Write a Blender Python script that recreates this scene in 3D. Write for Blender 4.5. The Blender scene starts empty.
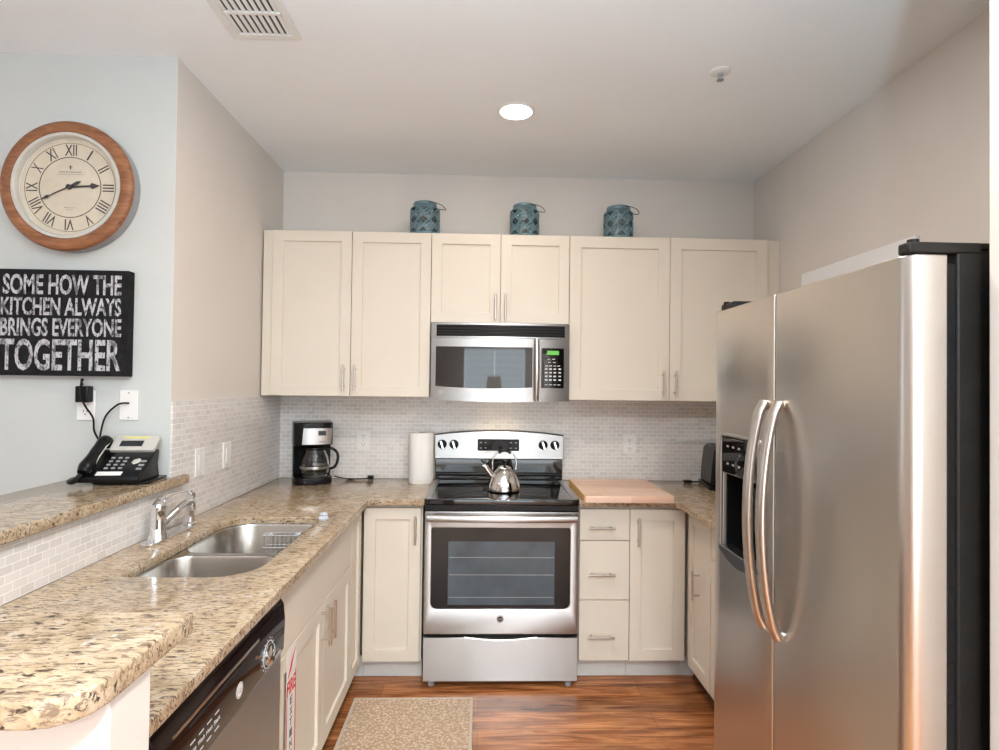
import bpy, bmesh, math, random
from math import pi, sin, cos, radians
from mathutils import Vector, Matrix
random.seed(7)
S = bpy.context.scene
COL = S.collection

# ------------------------------------------------------------------ camera
CAM_D, CAM_H, CAM_F = 3.5131, 1.4905, 576.0
def make_camera():
    yaw, pitch, roll = .0301, .0158, .0127
    c, s = cos(yaw), sin(yaw); R = Vector((c, -s, 0)); F = Vector((s, c, 0)); U = Vector((0, 0, 1))
    c, s = cos(pitch), sin(pitch); F, U = c*F + s*U, -s*F + c*U
    c, s = cos(roll), sin(roll); R, U = c*R + s*U, -s*R + c*U
    cd = bpy.data.cameras.new('camera'); co = bpy.data.objects.new('camera', cd); COL.objects.link(co)
    m = Matrix((R, U, -F)).transposed().to_4x4(); m.translation = (0, -CAM_D, CAM_H)
    co.matrix_world = m
    cd.sensor_fit = 'HORIZONTAL'; cd.sensor_width = 36; cd.lens = 36*CAM_F/999; cd.clip_start = .05
    S.camera = co
make_camera()

# ------------------------------------------------------------------ world, window daylight and fill, exposure
S.view_settings.view_transform = 'Standard'; S.view_settings.look = 'None'
S.view_settings.exposure = -0.17; S.view_settings.gamma = 1.0; S.view_settings.use_curve_mapping = False
w = bpy.data.worlds.new('sky'); S.world = w; w.use_nodes = True
w.node_tree.nodes['Background'].inputs[0].default_value = (.80, .90, 1, 1)
w.node_tree.nodes['Background'].inputs[1].default_value = .2
def area(name, loc, rot, sx, sy, power, col):
    l = bpy.data.lights.new(name, 'AREA'); l.shape = 'RECTANGLE'; l.size = sx; l.size_y = sy
    l.energy = power; l.color = col
    o = bpy.data.objects.new(name, l); o.location = loc; o.rotation_euler = rot; COL.objects.link(o); return o
area('daylight_rear', (.05, -6.98, 1.08), (radians(90), 0, 0), 2.6, 2.0, 75, (.84, .94, 1))
area('daylight_dining', (-4.55, -2.0, 1.65), (0, radians(-90), 0), 1.7, 1.2, 12, (.90, .95, 1))
area('fill_right', (1.70, -5.4, 1.65), (0, radians(90), 0), 1.7, 2.2, 34, (.80, .90, 1.0))  # unseen source, added so the left wall gets light
CEIL = 2.765
CAN_W, CAN_K, CAN_E, LAMP_W = 72, 1.6, 21, 340      # room cans added as fill, kitchen can (watts)

# ------------------------------------------------------------------ node helpers
class NT:
    def __init__(s, name):
        s.m = bpy.data.materials.new(name); s.m.use_nodes = True
        s.t = s.m.node_tree; s.n = s.t.nodes; s.p = s.n['Principled BSDF']
        s._v = None
    def node(s, typ, **kw):
        n = s.n.new(typ)
        for k, v in kw.items():
            if k.startswith('i_'):
                n.inputs[k[2:].replace('_', ' ')].default_value = v
            else: setattr(n, k, v)
        return n
    def link(s, a, b): s.t.links.new(a, b)
    def obj(s, scale=(1, 1, 1), rot=(0, 0, 0)):
        tc = s.node('ShaderNodeTexCoord'); mp = s.node('ShaderNodeMapping')
        mp.inputs['Scale'].default_value = scale; mp.inputs['Rotation'].default_value = rot
        s.link(tc.outputs['Object'], mp.inputs['Vector']); return mp.outputs[0]
    def noise(s, vec, scale=1, detail=3, rough=.55, dist=0):
        n = s.node('ShaderNodeTexNoise'); n.inputs['Scale'].default_value = scale
        n.inputs['Detail'].default_value = detail; n.inputs['Roughness'].default_value = rough
        n.inputs['Distortion'].default_value = dist
        s.link(vec, n.inputs['Vector']); return n.outputs['Fac']
    def ramp(s, fac, stops, interp='LINEAR'):
        r = s.node('ShaderNodeValToRGB'); e = r.color_ramp.elements; r.color_ramp.interpolation = interp
        while len(e) < len(stops): e.new(.5)
        for k, (p, c) in enumerate(stops):
            e[k].position = p
            e[k].color = (c[0], c[1], c[2], 1) if isinstance(c, (tuple, list)) else (c, c, c, 1)
        s.link(fac, r.inputs[0]); return r.outputs[0]
    def mix(s, fac, a, b, blend='MIX'):
        n = s.node('ShaderNodeMix'); n.data_type = 'RGBA'; n.blend_type = blend
        for sock, v in ((n.inputs[0], fac), (n.inputs[6], a), (n.inputs[7], b)):
            if hasattr(v, 'links'): s.link(v, sock)
            elif isinstance(v, (int, float)): sock.default_value = v
            else: sock.default_value = (v[0], v[1], v[2], 1)
        return n.outputs[2]
    def bump(s, h, strength=.2, dist=.002):
        b = s.node('ShaderNodeBump'); b.inputs['Strength'].default_value = strength
        b.inputs['Distance'].default_value = dist
        s.link(h, b.inputs['Height']); s.link(b.outputs[0], s.p.inputs['Normal'])
    def base(s, v):
        if hasattr(v, 'links'): s.link(v, s.p.inputs['Base Color'])
        else: s.p.inputs['Base Color'].default_value = (v[0], v[1], v[2], 1)
    def set(s, **kw):
        for k, v in kw.items():
            i = s.p.inputs[k.replace('_', ' ')]
            if hasattr(v, 'links'): s.link(v, i)
            else: i.default_value = v
        return s
def simple(name, col, rough=.5, metal=0, var=.06, vscale=25, bump=0, bscale=200, **kw):
    t = NT(name); v = t.obj()
    n = t.noise(v, vscale, 3)
    lo = tuple(c*(1-var) for c in col); hi = tuple(min(1, c*(1+var)) for c in col)
    t.base(t.ramp(n, [(.3, lo), (.7, hi)]))
    t.set(Roughness=rough, Metallic=metal, **kw)
    if bump: t.bump(t.noise(v, bscale, 2), bump, .002)
    return t.m

# ------------------------------------------------------------------ materials
M = {}
M['wall'] = simple('wall_paint', (.72, .685, .645), .75, var=.015, vscale=3, bump=.25, bscale=110)
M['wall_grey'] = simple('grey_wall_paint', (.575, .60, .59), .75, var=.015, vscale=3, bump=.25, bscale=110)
M['ceiling'] = simple('ceiling_paint', (.90, .94, .975), .85, var=.015, vscale=3, bump=.3, bscale=70)
M['cabinet'] = simple('cabinet_paint', (.72, .665, .575), .42, var=.012, vscale=4)
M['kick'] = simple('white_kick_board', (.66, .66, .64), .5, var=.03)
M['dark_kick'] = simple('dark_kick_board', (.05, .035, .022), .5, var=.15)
M['white'] = simple('white_plastic', (.82, .82, .81), .4, var=.01)
M['white_paint'] = simple('white_painted_board', (.80, .80, .79), .5, var=.01)
M['black'] = simple('black_plastic', (.008, .008, .009), .25, var=.1, Specular_IOR_Level=.22)
M['black_matte'] = simple('black_textured_panel', (.012, .011, .010), .5, var=.15, bump=.5, bscale=350, Specular_IOR_Level=.25)
M['black_gloss'] = simple('black_glass', (.006, .006, .007), .04, var=.05, Specular_IOR_Level=.9)
M['dark_brown_gloss'] = simple('dark_brown_gloss_panel', (.012, .005, .004), .10, var=.1, Specular_IOR_Level=.15)
M['grey'] = simple('grey_plastic', (.30, .31, .32), .4, var=.05)
M['silver'] = simple('silver_plastic', (.62, .61, .57), .35, metal=.3, var=.04)
M['chrome'] = simple('chrome', (.82, .83, .85), .06, 1, var=.01)
M['nickel'] = simple('brushed_nickel', (.62, .58, .54), .28, 1, var=.03)
M['paper'] = simple('paper_towel', (.88, .88, .87), .9, var=.02, vscale=60, bump=.4, bscale=160)
M['rubber'] = simple('rubber', (.02, .02, .02), .7, var=.1)
M['clearish'] = simple('clear_plastic', (.75, .80, .92), .1, var=.15, vscale=120, Transmission_Weight=.35)

def steel(name, col=(.62, .61, .60), rough=.24, sc=(3, 3, 260), aniso=0.0, var=.08):
    t = NT(name); v = t.obj(sc)
    n = t.noise(v, 1, 4, .6)
    v2 = t.obj((1.2, 1.2, 2.2)); n2 = t.noise(v2, 1.5, 2)
    c = t.ramp(n, [(.25, tuple(x*(1-var) for x in col)), (.75, tuple(min(1, x*(1+var)) for x in col))])
    t.base(c); t.set(Metallic=1.0)
    r = t.ramp(n, [(.2, rough*.95), (.8, rough*1.06)]); t.set(Roughness=r)
    if aniso:
        t.set(Anisotropic=aniso, Anisotropic_Rotation=.25)
        tg = t.node('ShaderNodeTangent'); tg.direction_type = 'RADIAL'; tg.axis = 'Z'
        t.link(tg.outputs[0], t.p.inputs['Tangent'])
    return t.m
M['steel'] = steel('brushed_steel', (.49, .487, .485), .36, (4, 4, 500), aniso=.8, var=.04)
M['steel_fridge'] = steel('fridge_steel', (.61, .57, .525), .30, (4, 4, 500), var=.012)
M['steel_sink'] = steel('sink_steel', (.54, .52, .49), .24, (300, 8, 8), var=.03)
M['dark_steel'] = simple('dark_steel', (.22, .22, .23), .3, 1, var=.04)
M['steel_kettle'] = simple('polished_steel', (.78, .77, .76), .08, 1, var=.02)

def granite():
    t = NT('granite')
    v = t.obj((1, 1, 1)); vs = t.obj((34, 130, 105), (0, 0, radians(-14))); vb = t.obj((50, 165, 125), (0, 0, radians(-18)))
    base = t.ramp(t.noise(v, 22, 5, .65), [(.30, (.33, .235, .145)), (.48, (.49, .375, .245)), (.68, (.58, .47, .345))])
    st = t.noise(vs, 1, 4, .7, .6)
    m1 = t.ramp(st, [(.50, 0), (.60, 1)])
    c = t.mix(m1, base, (.23, .165, .115))
    st2 = t.noise(vb, .8, 3, .6, .8)
    m2 = t.ramp(st2, [(.575, 0), (.64, 1)])
    c = t.mix(m2, c, (.07, .047, .035))
    gr = t.ramp(t.noise(v, 46, 3, .5), [(.64, 0), (.76, 1)])
    c = t.mix(gr, c, (.52, .48, .43))
    t.base(c); t.set(Roughness=.13, Specular_IOR_Level=.5)
    return t.m
M['granite'] = granite()

def tile(name, axis):
    t = NT(name)
    tc = t.node('ShaderNodeTexCoord'); sp = t.node('ShaderNodeSeparateXYZ'); cb = t.node('ShaderNodeCombineXYZ')
    t.link(tc.outputs['Object'], sp.inputs[0])
    t.link(sp.outputs[0 if axis == 'x' else 1], cb.inputs[0]); t.link(sp.outputs[2], cb.inputs[1])
    def brick(c1, c2, mo, bias=0.):
        b = t.node('ShaderNodeTexBrick'); b.offset = .5; b.squash = 1
        b.inputs['Scale'].default_value = 1; b.inputs['Brick Width'].default_value = .050
        b.inputs['Row Height'].default_value = .0235; b.inputs['Mortar Size'].default_value = .0019
        b.inputs['Mortar Smooth'].default_value = .25; b.inputs['Bias'].default_value = bias
        for k, c in (('Color1', c1), ('Color2', c2), ('Mortar', mo)): b.inputs[k].default_value = (*c, 1)
        t.link(cb.outputs[0], b.inputs['Vector']); return b
    b = brick((.65, .62, .605), (.79, .765, .75), (.96, .95, .94))
    n = t.noise(tc.outputs['Object'], 9, 3)
    t.base(t.mix(.22, b.outputs['Color'], t.ramp(n, [(.3, (.68, .655, .64)), (.7, (.82, .80, .785))]), 'MIX'))
    t.set(Roughness=.22)
    b2 = brick((1, 1, 1), (1, 1, 1), (0, 0, 0)); t.bump(b2.outputs['Color'], .35, .0012)
    return t.m
M['tile_x'] = tile('mosaic_tile_back', 'x'); M['tile_y'] = tile('mosaic_tile_side', 'y')

def floor_mat():
    t = NT('wood_floor')
    tc = t.node('ShaderNodeTexCoord')
    b = t.node('ShaderNodeTexBrick'); b.offset = .37; b.inputs['Scale'].default_value = 1
    b.inputs['Brick Width'].default_value = 1.25; b.inputs['Row Height'].default_value = .125
    b.inputs['Mortar Size'].default_value = .0012; b.inputs['Mortar Smooth'].default_value = .3
    for k, c in (('Color1', (.75, .75, .75)), ('Color2', (1.15, 1.1, 1.05)), ('Mortar', (.35, .3, .28))): b.inputs[k].default_value = (*c, 1)
    t.link(tc.outputs['Object'], b.inputs['Vector'])
    v = t.obj((2.4, 30, 1)); v2 = t.obj((7, 150, 1)); v3 = t.obj((1.6, 7, 1))
    a = t.noise(v, 1, 5, .65, 1.2); f = t.noise(v2, 1, 3, .6, .4); l = t.noise(v3, 1.6, 3, .5, .8)
    c = t.ramp(a, [(.28, (.11, .034, .012)), (.43, (.38, .135, .046)), (.58, (.64, .265, .098)), (.78, (.82, .41, .18))])
    c = t.mix(.45, c, t.ramp(f, [(.3, (.40, .40, .40)), (.7, (1, 1, 1))]), 'MULTIPLY')
    c = t.mix(.55, c, t.ramp(l, [(.35, (.45, .42, .40)), (.65, (1, 1, 1))]), 'MULTIPLY')
    c = t.mix(1, c, b.outputs['Color'], 'MULTIPLY')
    t.base(c); t.set(Roughness=.24); t.bump(f, .10, .001)
    return t.m
M['floor'] = floor_mat()

def rug_mat():
    t = NT('woven_rug'); v = t.obj((1, 1.5, 1), (0, 0, radians(20)))
    c = t.node('ShaderNodeTexVoronoi'); c.inputs['Scale'].default_value = 78; c.inputs['Randomness'].default_value = .75
    t.link(v, c.inputs['Vector'])
    n = t.noise(t.obj(), 180, 3, .7)
    h = t.ramp(c.outputs['Distance'], [(.10, 1), (.62, 0)])
    col = t.mix(h, (.52, .365, .245), (.95, .79, .63))
    col = t.mix(.4, col, t.ramp(n, [(.3, (.55, .52, .48)), (.6, (1.0, 1.0, 1.0))]), 'MULTIPLY')
    t.base(col); t.set(Roughness=.95)
    t.bump(h, .8, .004); return t.m
M['rug'] = rug_mat()
M['rug_edge'] = simple('rug_binding', (.60, .52, .42), .9, var=.08, vscale=90, bump=.4)

def wood(name, c1, c2, sc=(60, 4, 60), rough=.5):
    t = NT(name); n = t.noise(t.obj(sc), 1, 4, .6, .8)
    t.base(t.ramp(n, [(.3, c1), (.7, c2)])); t.set(Roughness=rough); t.bump(n, .15, .001); return t.m
M['clock_wood'] = wood('clock_wood', (.17, .062, .026), (.36, .155, .068), (10, 40, 50))
def board_mat():
    t = NT('butcher_block'); tc = t.node('ShaderNodeTexCoord')
    b = t.node('ShaderNodeTexBrick'); b.offset = .43; b.inputs['Scale'].default_value = 1
    b.inputs['Brick Width'].default_value = .33; b.inputs['Row Height'].default_value = .042; b.inputs['Mortar Size'].default_value = .0006
    for k, c in (('Color1', (.74, .50, .38)), ('Color2', (.86, .66, .53)), ('Mortar', (.6, .38, .27))): b.inputs[k].default_value = (*c, 1)
    t.link(tc.outputs['Object'], b.inputs['Vector'])
    n = t.noise(t.obj((6, 90, 90)), 1, 4, .6, .6)
    t.base(t.mix(.5, b.outputs['Color'], t.ramp(n, [(.3, (.75, .66, .60)), (.7, (1, 1, 1))]), 'MULTIPLY'))
    t.set(Roughness=.5); return t.m
M['board'] = board_mat()
M['board_end'] = wood('board_end_grain', (.62, .36, .13), (.80, .54, .24), (30, 60, 60))

def sign_letter():
    t = NT('worn_white_paint'); n = t.noise(t.obj((26, 26, 12)), 1, 5, .75); n2 = t.noise(t.obj((120, 120, 60)), 1, 3, .6)
    c = t.mix(t.ramp(n, [(.40, 0), (.50, 1)]), (.12, .12, .125), (.52, .52, .55))
    c = t.mix(t.ramp(n2, [(.38, 0), (.45, 1)]), (.05, .05, .055), c)
    t.base(c); t.set(Roughness=.8); return t.m
M['sign_letter'] = sign_letter()
M['sign_black'] = simple('sign_black_wood', (.014, .014, .015), .7, var=.35, vscale=40, Specular_IOR_Level=.12)
M['sign_edge'] = simple('sign_red_edge', (.10, .02, .02), .6, var=.2)
M['lantern'] = simple('blue_grey_glaze', (.115, .20, .235), .3, var=.25, vscale=30)
M['wire'] = simple('dark_wire', (.05, .045, .04), .35, .8, var=.1)
M['clock_face'] = simple('aged_clock_face', (.62, .56, .45), .7, var=.07, vscale=14)
M['clock_ink'] = simple('clock_ink', (.045, .04, .04), .6, var=.2)
M['red'] = simple('red_print', (.65, .02, .03), .5, var=.05)
M['ink'] = simple('black_print', (.10, .10, .10), .6, var=.1)
M['key_white'] = simple('white_legend', (.60, .62, .64), .5, var=.03)
M['yellow'] = simple('yellow_strip', (.70, .68, .22), .5, var=.05)
M['outlet_slot'] = simple('outlet_slot', (.06, .06, .06), .6)
M['shadowgap'] = simple('dark_gap', (.01, .01, .01), .8)
M['window_glass'] = simple('oven_glass', (.008, .009, .010), .07, var=.2, vscale=6, Specular_IOR_Level=.45)
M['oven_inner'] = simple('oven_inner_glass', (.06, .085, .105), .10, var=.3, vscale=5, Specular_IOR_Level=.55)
M['lamp_cord'] = M['black']
def glass():
    t = NT('clear_glass'); t.base((.95, .97, .97)); t.set(Roughness=.02, Transmission_Weight=1.0, IOR=1.45); return t.m
M['glass'] = glass()
def emit(name, col, st):
    t = NT(name); t.base((0, 0, 0)); t.set(Emission_Color=(*col, 1), Emission_Strength=st); return t.m
M['lamp'] = emit('lit_lamp_lens', (1, .93, .82), 14)
M['lcd_green'] = emit('green_display', (.22, .75, .12), .9)
M['hood_lamp'] = emit('lit_hood_lamp', (1, .80, .50), 30)
M['shade'] = emit('lit_lamp_shade', (1, .88, .74), 2.0)
M['burner'] = simple('burner_print', (.075, .075, .08), .2, var=.1)
M['lcd'] = simple('dark_display', (.02, .024, .03), .15, var=.1)

# ------------------------------------------------------------------ mesh builder
BK = lambda x, y, z: Matrix(((1, 0, 0, x), (0, 0, -1, y), (0, 1, 0, z), (0, 0, 0, 1)))    # faces the camera: u right, v up, w out
LF = lambda x, y, z: Matrix(((0, 0, 1, x), (1, 0, 0, y), (0, 1, 0, z), (0, 0, 0, 1)))     # faces +x
RT = lambda x, y, z: Matrix(((0, 0, -1, x), (-1, 0, 0, y), (0, 1, 0, z), (0, 0, 0, 1)))   # faces -x
class MB:
    def __init__(s, M=None):
        s.v = []; s.f = []; s.sm = []; s.mi = []; s.M = M or Matrix(); s.smooth = False; s.cur = 0
    def add(s, vs, fs):
        o = len(s.v)
        s.v += [s.M @ Vector(p) for p in vs]
        for f in fs: s.f.append([i+o for i in f]); s.mi.append(s.cur)
        return s
    def box(s, x0, y0, z0, x1, y1, z1):
        x0, x1 = sorted((x0, x1)); y0, y1 = sorted((y0, y1)); z0, z1 = sorted((z0, z1))
        vs = [(x, y, z) for z in (z0, z1) for y in (y0, y1) for x in (x0, x1)]
        return s.add(vs, [(0, 2, 3, 1), (4, 5, 7, 6), (0, 1, 5, 4), (2, 6, 7, 3), (0, 4, 6, 2), (1, 3, 7, 5)])
    def prism(s, poly, w0, w1):            # polygon in local (x, y), extruded along local z
        n = len(poly)
        vs = [(p[0], p[1], w0) for p in poly] + [(p[0], p[1], w1) for p in poly]
        fs = [tuple(range(n))[::-1], tuple(range(n, 2*n))]
        fs += [(i, (i+1) % n, n+(i+1) % n, n+i) for i in range(n)]
        return s.add(vs, fs)
    def ring(s, poly_o, poly_i, w0, w1):   # hollow prism, same vertex count
        n = len(poly_o)
        vs = [(p[0], p[1], w) for w in (w0, w1) for P in (poly_o, poly_i) for p in P]
        fs = []
        for i in range(n):
            j = (i+1) % n
            fs += [(i, j, 2*n+j, 2*n+i), (n+j, n+i, 3*n+i, 3*n+j), (j, i, n+i, n+j), (2*n+i, 2*n+j, 3*n+j, 3*n+i)]
        return s.add(vs, fs)
    def lathe(s, prof, c=(0, 0, 0), seg=40):
        n = len(prof); vs = []; fs = []
        for k in range(seg):
            a = 2*pi*k/seg
            vs += [(c[0]+r*cos(a), c[1]+r*sin(a), c[2]+z) for r, z in prof]
        for k in range(seg):
            k2 = (k+1) % seg
            for i in range(n-1): fs.append((k*n+i, k2*n+i, k2*n+i+1, k*n+i+1))
        if prof[0] == prof[-1]: return s.add(vs, fs)
        if prof[0][0] > 1e-6: fs.append(tuple(k*n for k in range(seg))[::-1])
        if prof[-1][0] > 1e-6: fs.append(tuple(k*n+n-1 for k in range(seg)))
        return s.add(vs, fs)
    def tube(s, pts, r, seg=12, up=None, sub=0):  # r: number, or list of numbers / (a, b)
        P = [Vector(p) for p in pts]; vs = []; fs = []
        if sub:                                # smooth the path through its points
            Q = []; RR = []; m = len(P)
            rl = r if isinstance(r, list) else [r]*m
            rl = [x if isinstance(x, tuple) else (x, x) for x in rl]
            for i in range(m-1):
                a, b, c, d = P[max(0, i-1)], P[i], P[i+1], P[min(m-1, i+2)]
                for k in range(sub):
                    t = k/sub
                    Q.append(.5*((2*b)+(c-a)*t+(2*a-5*b+4*c-d)*t*t+(3*b-a-3*c+d)*t**3))
                    RR.append((rl[i][0]*(1-t)+rl[i+1][0]*t, rl[i][1]*(1-t)+rl[i+1][1]*t))
            P = Q+[P[-1]]; r = RR+[rl[-1]]
        n = len(P); T = []
        for i in range(n):
            a = P[max(0, i-1)]; b = P[min(n-1, i+1)]; T.append((b-a).normalized())
        u = Vector(up) if up else (Vector((0, 0, 1)) if abs(T[0].z) < .9 else Vector((1, 0, 0)))
        for i in range(n):
            u = (u - T[i]*u.dot(T[i])).normalized(); w = T[i].cross(u)
            rr = r[i] if isinstance(r, list) else r
            ra, rb = rr if isinstance(rr, tuple) else (rr, rr)
            for k in range(seg):
                a = 2*pi*k/seg; vs.append(P[i]+u*(ra*cos(a))+w*(rb*sin(a)))
        for i in range(n-1):
            for k in range(seg):
                k2 = (k+1) % seg; fs.append((i*seg+k, i*seg+k2, (i+1)*seg+k2, (i+1)*seg+k))
        fs.append(tuple(range(seg))[::-1]); fs.append(tuple((n-1)*seg+k for k in range(seg)))
        return s.add(vs, fs)
    def cyl(s, p0, p1, r, seg=24): return s.tube([p0, p1], r, seg)
    def mesh(s, me, mat4=None):
        q = mat4 or Matrix()
        return s.add([q @ v.co for v in me.vertices], [tuple(p.vertices) for p in me.polygons])
    def build(s, name, mat, parent=None, bevel=0, smooth=False, seg=2, origin=None, solid=0, angle=38):
        me = bpy.data.meshes.new(name); 
        if parent is not None: og = parent.matrix_world.translation.copy() if 'og' not in parent else Vector(parent['og'])
        elif origin is not None: og = Vector(origin)
        else:
            xs = [v.x for v in s.v]; ys = [v.y for v in s.v]; zs = [v.z for v in s.v]
            og = Vector(((min(xs)+max(xs))/2, (min(ys)+max(ys))/2, min(zs)))
        me.from_pydata([v-og for v in s.v], [], s.f)
        mats = mat if isinstance(mat, (list, tuple)) else [mat]
        for m in mats: me.materials.append(m)
        for p, i in zip(me.polygons, s.mi): p.material_index = i
        bm = bmesh.new(); bm.from_mesh(me); bmesh.ops.recalc_face_normals(bm, faces=bm.faces); bm.to_mesh(me); bm.free()
        if smooth or bevel:
            for p in me.polygons: p.use_smooth = True
            me.set_sharp_from_angle(angle=radians(angle))
        o = bpy.data.objects.new(name, me); COL.objects.link(o)
        ABS[o.name] = og.copy()
        if parent is None: o.location = og
        else:
            o.parent = parent; o.location = og - ABS[parent.name]
        if solid:
            d = o.modifiers.new('solid', 'SOLIDIFY'); d.thickness = solid; d.offset = 0
        if bevel:
            b = o.modifiers.new('bevel', 'BEVEL'); b.width = bevel; b.segments = seg; b.limit_method = 'ANGLE'; b.angle_limit = radians(40)
            b.harden_normals = False
        return o
ABS = {}
def _pog(parent): return ABS[parent.name]
# children share their parent's origin
_old = MB.build
def _build(s, name, mat, parent=None, **kw):
    if parent is not None:
        s2 = parent; og = ABS[parent.name]
        me_parent_backup = s2
        kw.pop('origin', None)
        o = _old(s, name, mat, None, origin=og, **kw)
        o.parent = parent; o.location = (0, 0, 0); ABS[o.name] = og.copy(); return o
    return _old(s, name, mat, None, **kw)
MB.build = _build

def tag(o, label=None, cat=None, group=None, kind=None):
    if label: o['label'] = label
    if cat: o['category'] = cat
    if group: o['group'] = group
    if kind: o['kind'] = kind
    return o
def thing(name, loc, label, cat, group=None, rz=0):
    o = bpy.data.objects.new(name, None); COL.objects.link(o); o.location = loc; o.rotation_euler = (0, 0, rz)
    o.empty_display_size = .05
    ABS[o.name] = Vector(loc) if rz == 0 else Vector((0, 0, 0))     # rotated things are modelled in their own frame
    return tag(o, label, cat, group)
def local(name, loc, label, cat, group=None, rz=0):
    o = thing(name, loc, label, cat, group, rz); ABS[o.name] = Vector((0, 0, 0)); return o
def inv(o): return (Matrix.Translation(o.location) @ Matrix.Rotation(o.rotation_euler.z, 4, 'Z')).inverted()
def struct(name, mb, mat, **kw):
    o = mb.build(name, mat, origin=(0, 0, 0), **kw); o['kind'] = 'structure'; return o
def dup(root, loc, label=None):
    r = root.copy(); COL.objects.link(r); r.location = loc
    if label: r['label'] = label
    for c in root.children:
        d = c.copy(); COL.objects.link(d); d.parent = r
        for g in c.children:
            e = g.copy(); COL.objects.link(e); e.parent = d
    return r

def rrect(x0, y0, x1, y1, r, seg=6):       # rounded rectangle, r = one radius or four (bl, br, tr, tl)
    rs = r if isinstance(r, (list, tuple)) else (r,)*4
    out = []
    for (cx, cy, a0, q) in ((x0, y0, pi, rs[0]), (x1, y0, 1.5*pi, rs[1]), (x1, y1, 0, rs[2]), (x0, y1, .5*pi, rs[3])):
        sx = 1 if cx == x0 else -1; sy = 1 if cy == y0 else -1
        for k in range(seg+1):
            a = a0 + .5*pi*k/seg; out.append((cx+sx*q+q*cos(a), cy+sy*q+q*sin(a)))
    return out
def slab_mesh(outer, holes, z0, z1, bevel=0.0):
    cu = bpy.data.curves.new('slab', 'CURVE'); cu.dimensions = '2D'; cu.fill_mode = 'BOTH'
    cu.extrude = (z1-z0)/2 - bevel; cu.bevel_depth = bevel; cu.bevel_resolution = 2; cu.offset = -bevel
    for P in [outer]+holes:
        sp = cu.splines.new('POLY'); sp.points.add(len(P)-1); sp.use_cyclic_u = True
        for q, p in zip(sp.points, P): q.co = (p[0], p[1], 0, 1)
    o = bpy.data.objects.new('slab', cu); COL.objects.link(o)
    bpy.context.view_layer.update()
    me = bpy.data.meshes.new_from_object(o.evaluated_get(bpy.context.evaluated_depsgraph_get()))
    bpy.data.objects.remove(o); bpy.data.curves.remove(cu)
    for v in me.vertices: v.co.z += (z0+z1)/2
    bm = bmesh.new(); bm.from_mesh(me); bmesh.ops.remove_doubles(bm, verts=bm.verts, dist=1e-5); bm.to_mesh(me); bm.free()
    return me
def slab(mb, outer, holes, z0, z1, bevel=0.0):
    return mb.mesh(slab_mesh(outer, holes, z0, z1, bevel))
def text_mesh(txt, width, height, depth=.001, bold=0.0):
    cu = bpy.data.curves.new('txt', 'FONT'); cu.body = txt; cu.size = 1; cu.extrude = .01; cu.offset = bold
    cu.align_x = 'LEFT'; cu.resolution_u = 3
    o = bpy.data.objects.new('txt', cu); COL.objects.link(o); bpy.context.view_layer.update()
    me = bpy.data.meshes.new_from_object(o.evaluated_get(bpy.context.evaluated_depsgraph_get()))
    bpy.data.objects.remove(o); bpy.data.curves.remove(cu)
    xs = [v.co.x for v in me.vertices]; ys = [v.co.y for v in me.vertices]
    x0, x1, y0, y1 = min(xs), max(xs), min(ys), max(ys)
    for v in me.vertices:
        v.co.x = (v.co.x-x0)/(x1-x0)*width if width else (v.co.x-x0)*height/(y1-y0)
        v.co.y = (v.co.y-y0)/(y1-y0)*height; v.co.z = v.co.z/.01*depth/2 + depth/2
    return me
def text(mb, txt, x, y, z, width, height, depth=.001, bold=0.0, rot=0):
    return mb.mesh(text_mesh(txt, width, height, depth, bold), Matrix.Translation((x, y, z)) @ Matrix.Rotation(rot, 4, 'Z'))
def circ(cx, cy, r, n=32, a0=0): return [(cx+r*cos(a0+2*pi*k/n), cy+r*sin(a0+2*pi*k/n)) for k in range(n)]

# ================================================================== STRUCTURE
XL, XR, YC = -1.218, 1.673, -1.217
XW, YR = -4.6, -7.0
struct('floor', MB().box(XW-.1, YR-.1, -.1, XR+.15, .12, 0), M['floor'])
struct('ceiling', MB().box(XW-.1, YR-.1, CEIL, XR+.15, .12, CEIL+.1), M['ceiling'])
struct('wall_back', MB().box(XL-.12, 0, 0, XR+.12, .12, CEIL), M['wall'])
struct('wall_left', MB().box(XL-.12, YC+.12, 0, XL, 0, CEIL).box(XL-.002, YC, 0, XL, YC+.12, CEIL), M['wall'])
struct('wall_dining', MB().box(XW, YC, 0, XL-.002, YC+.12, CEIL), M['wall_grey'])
wq = MB(RT(XR, 0, 0)); slab(wq, [(0, 0), (-YR, 0), (-YR, CEIL), (0, CEIL)], [[(4.3, .8), (6.5, .8), (6.5, 2.5), (4.3, 2.5)][::-1]], -.12, 0)
struct('wall_right', wq, M['wall'])
struct('wall_fridge', MB().box(.914, -2.62, 0, XR, -2.50, CEIL), M['wall'], bevel=.004)
wr = MB(BK(0, YR, 0)); slab(wr, [(XW, 0), (XR, 0), (XR, CEIL), (XW, CEIL)], [[(-1.25, .06), (1.35, .06), (1.35, 2.1), (-1.25, 2.1)][::-1]], -.12, 0)
struct('wall_rear', wr, M['wall'])
wl = MB(LF(XW, 0, 0)); slab(wl, [(YR, 0), (YC+.12, 0), (YC+.12, CEIL), (YR, CEIL)], [[(-2.6, .8), (-1.4, .8), (-1.4, 2.5), (-2.6, 2.5)][::-1]], -.12, 0)
struct('wall_far_left', wl, M['wall'])
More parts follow.
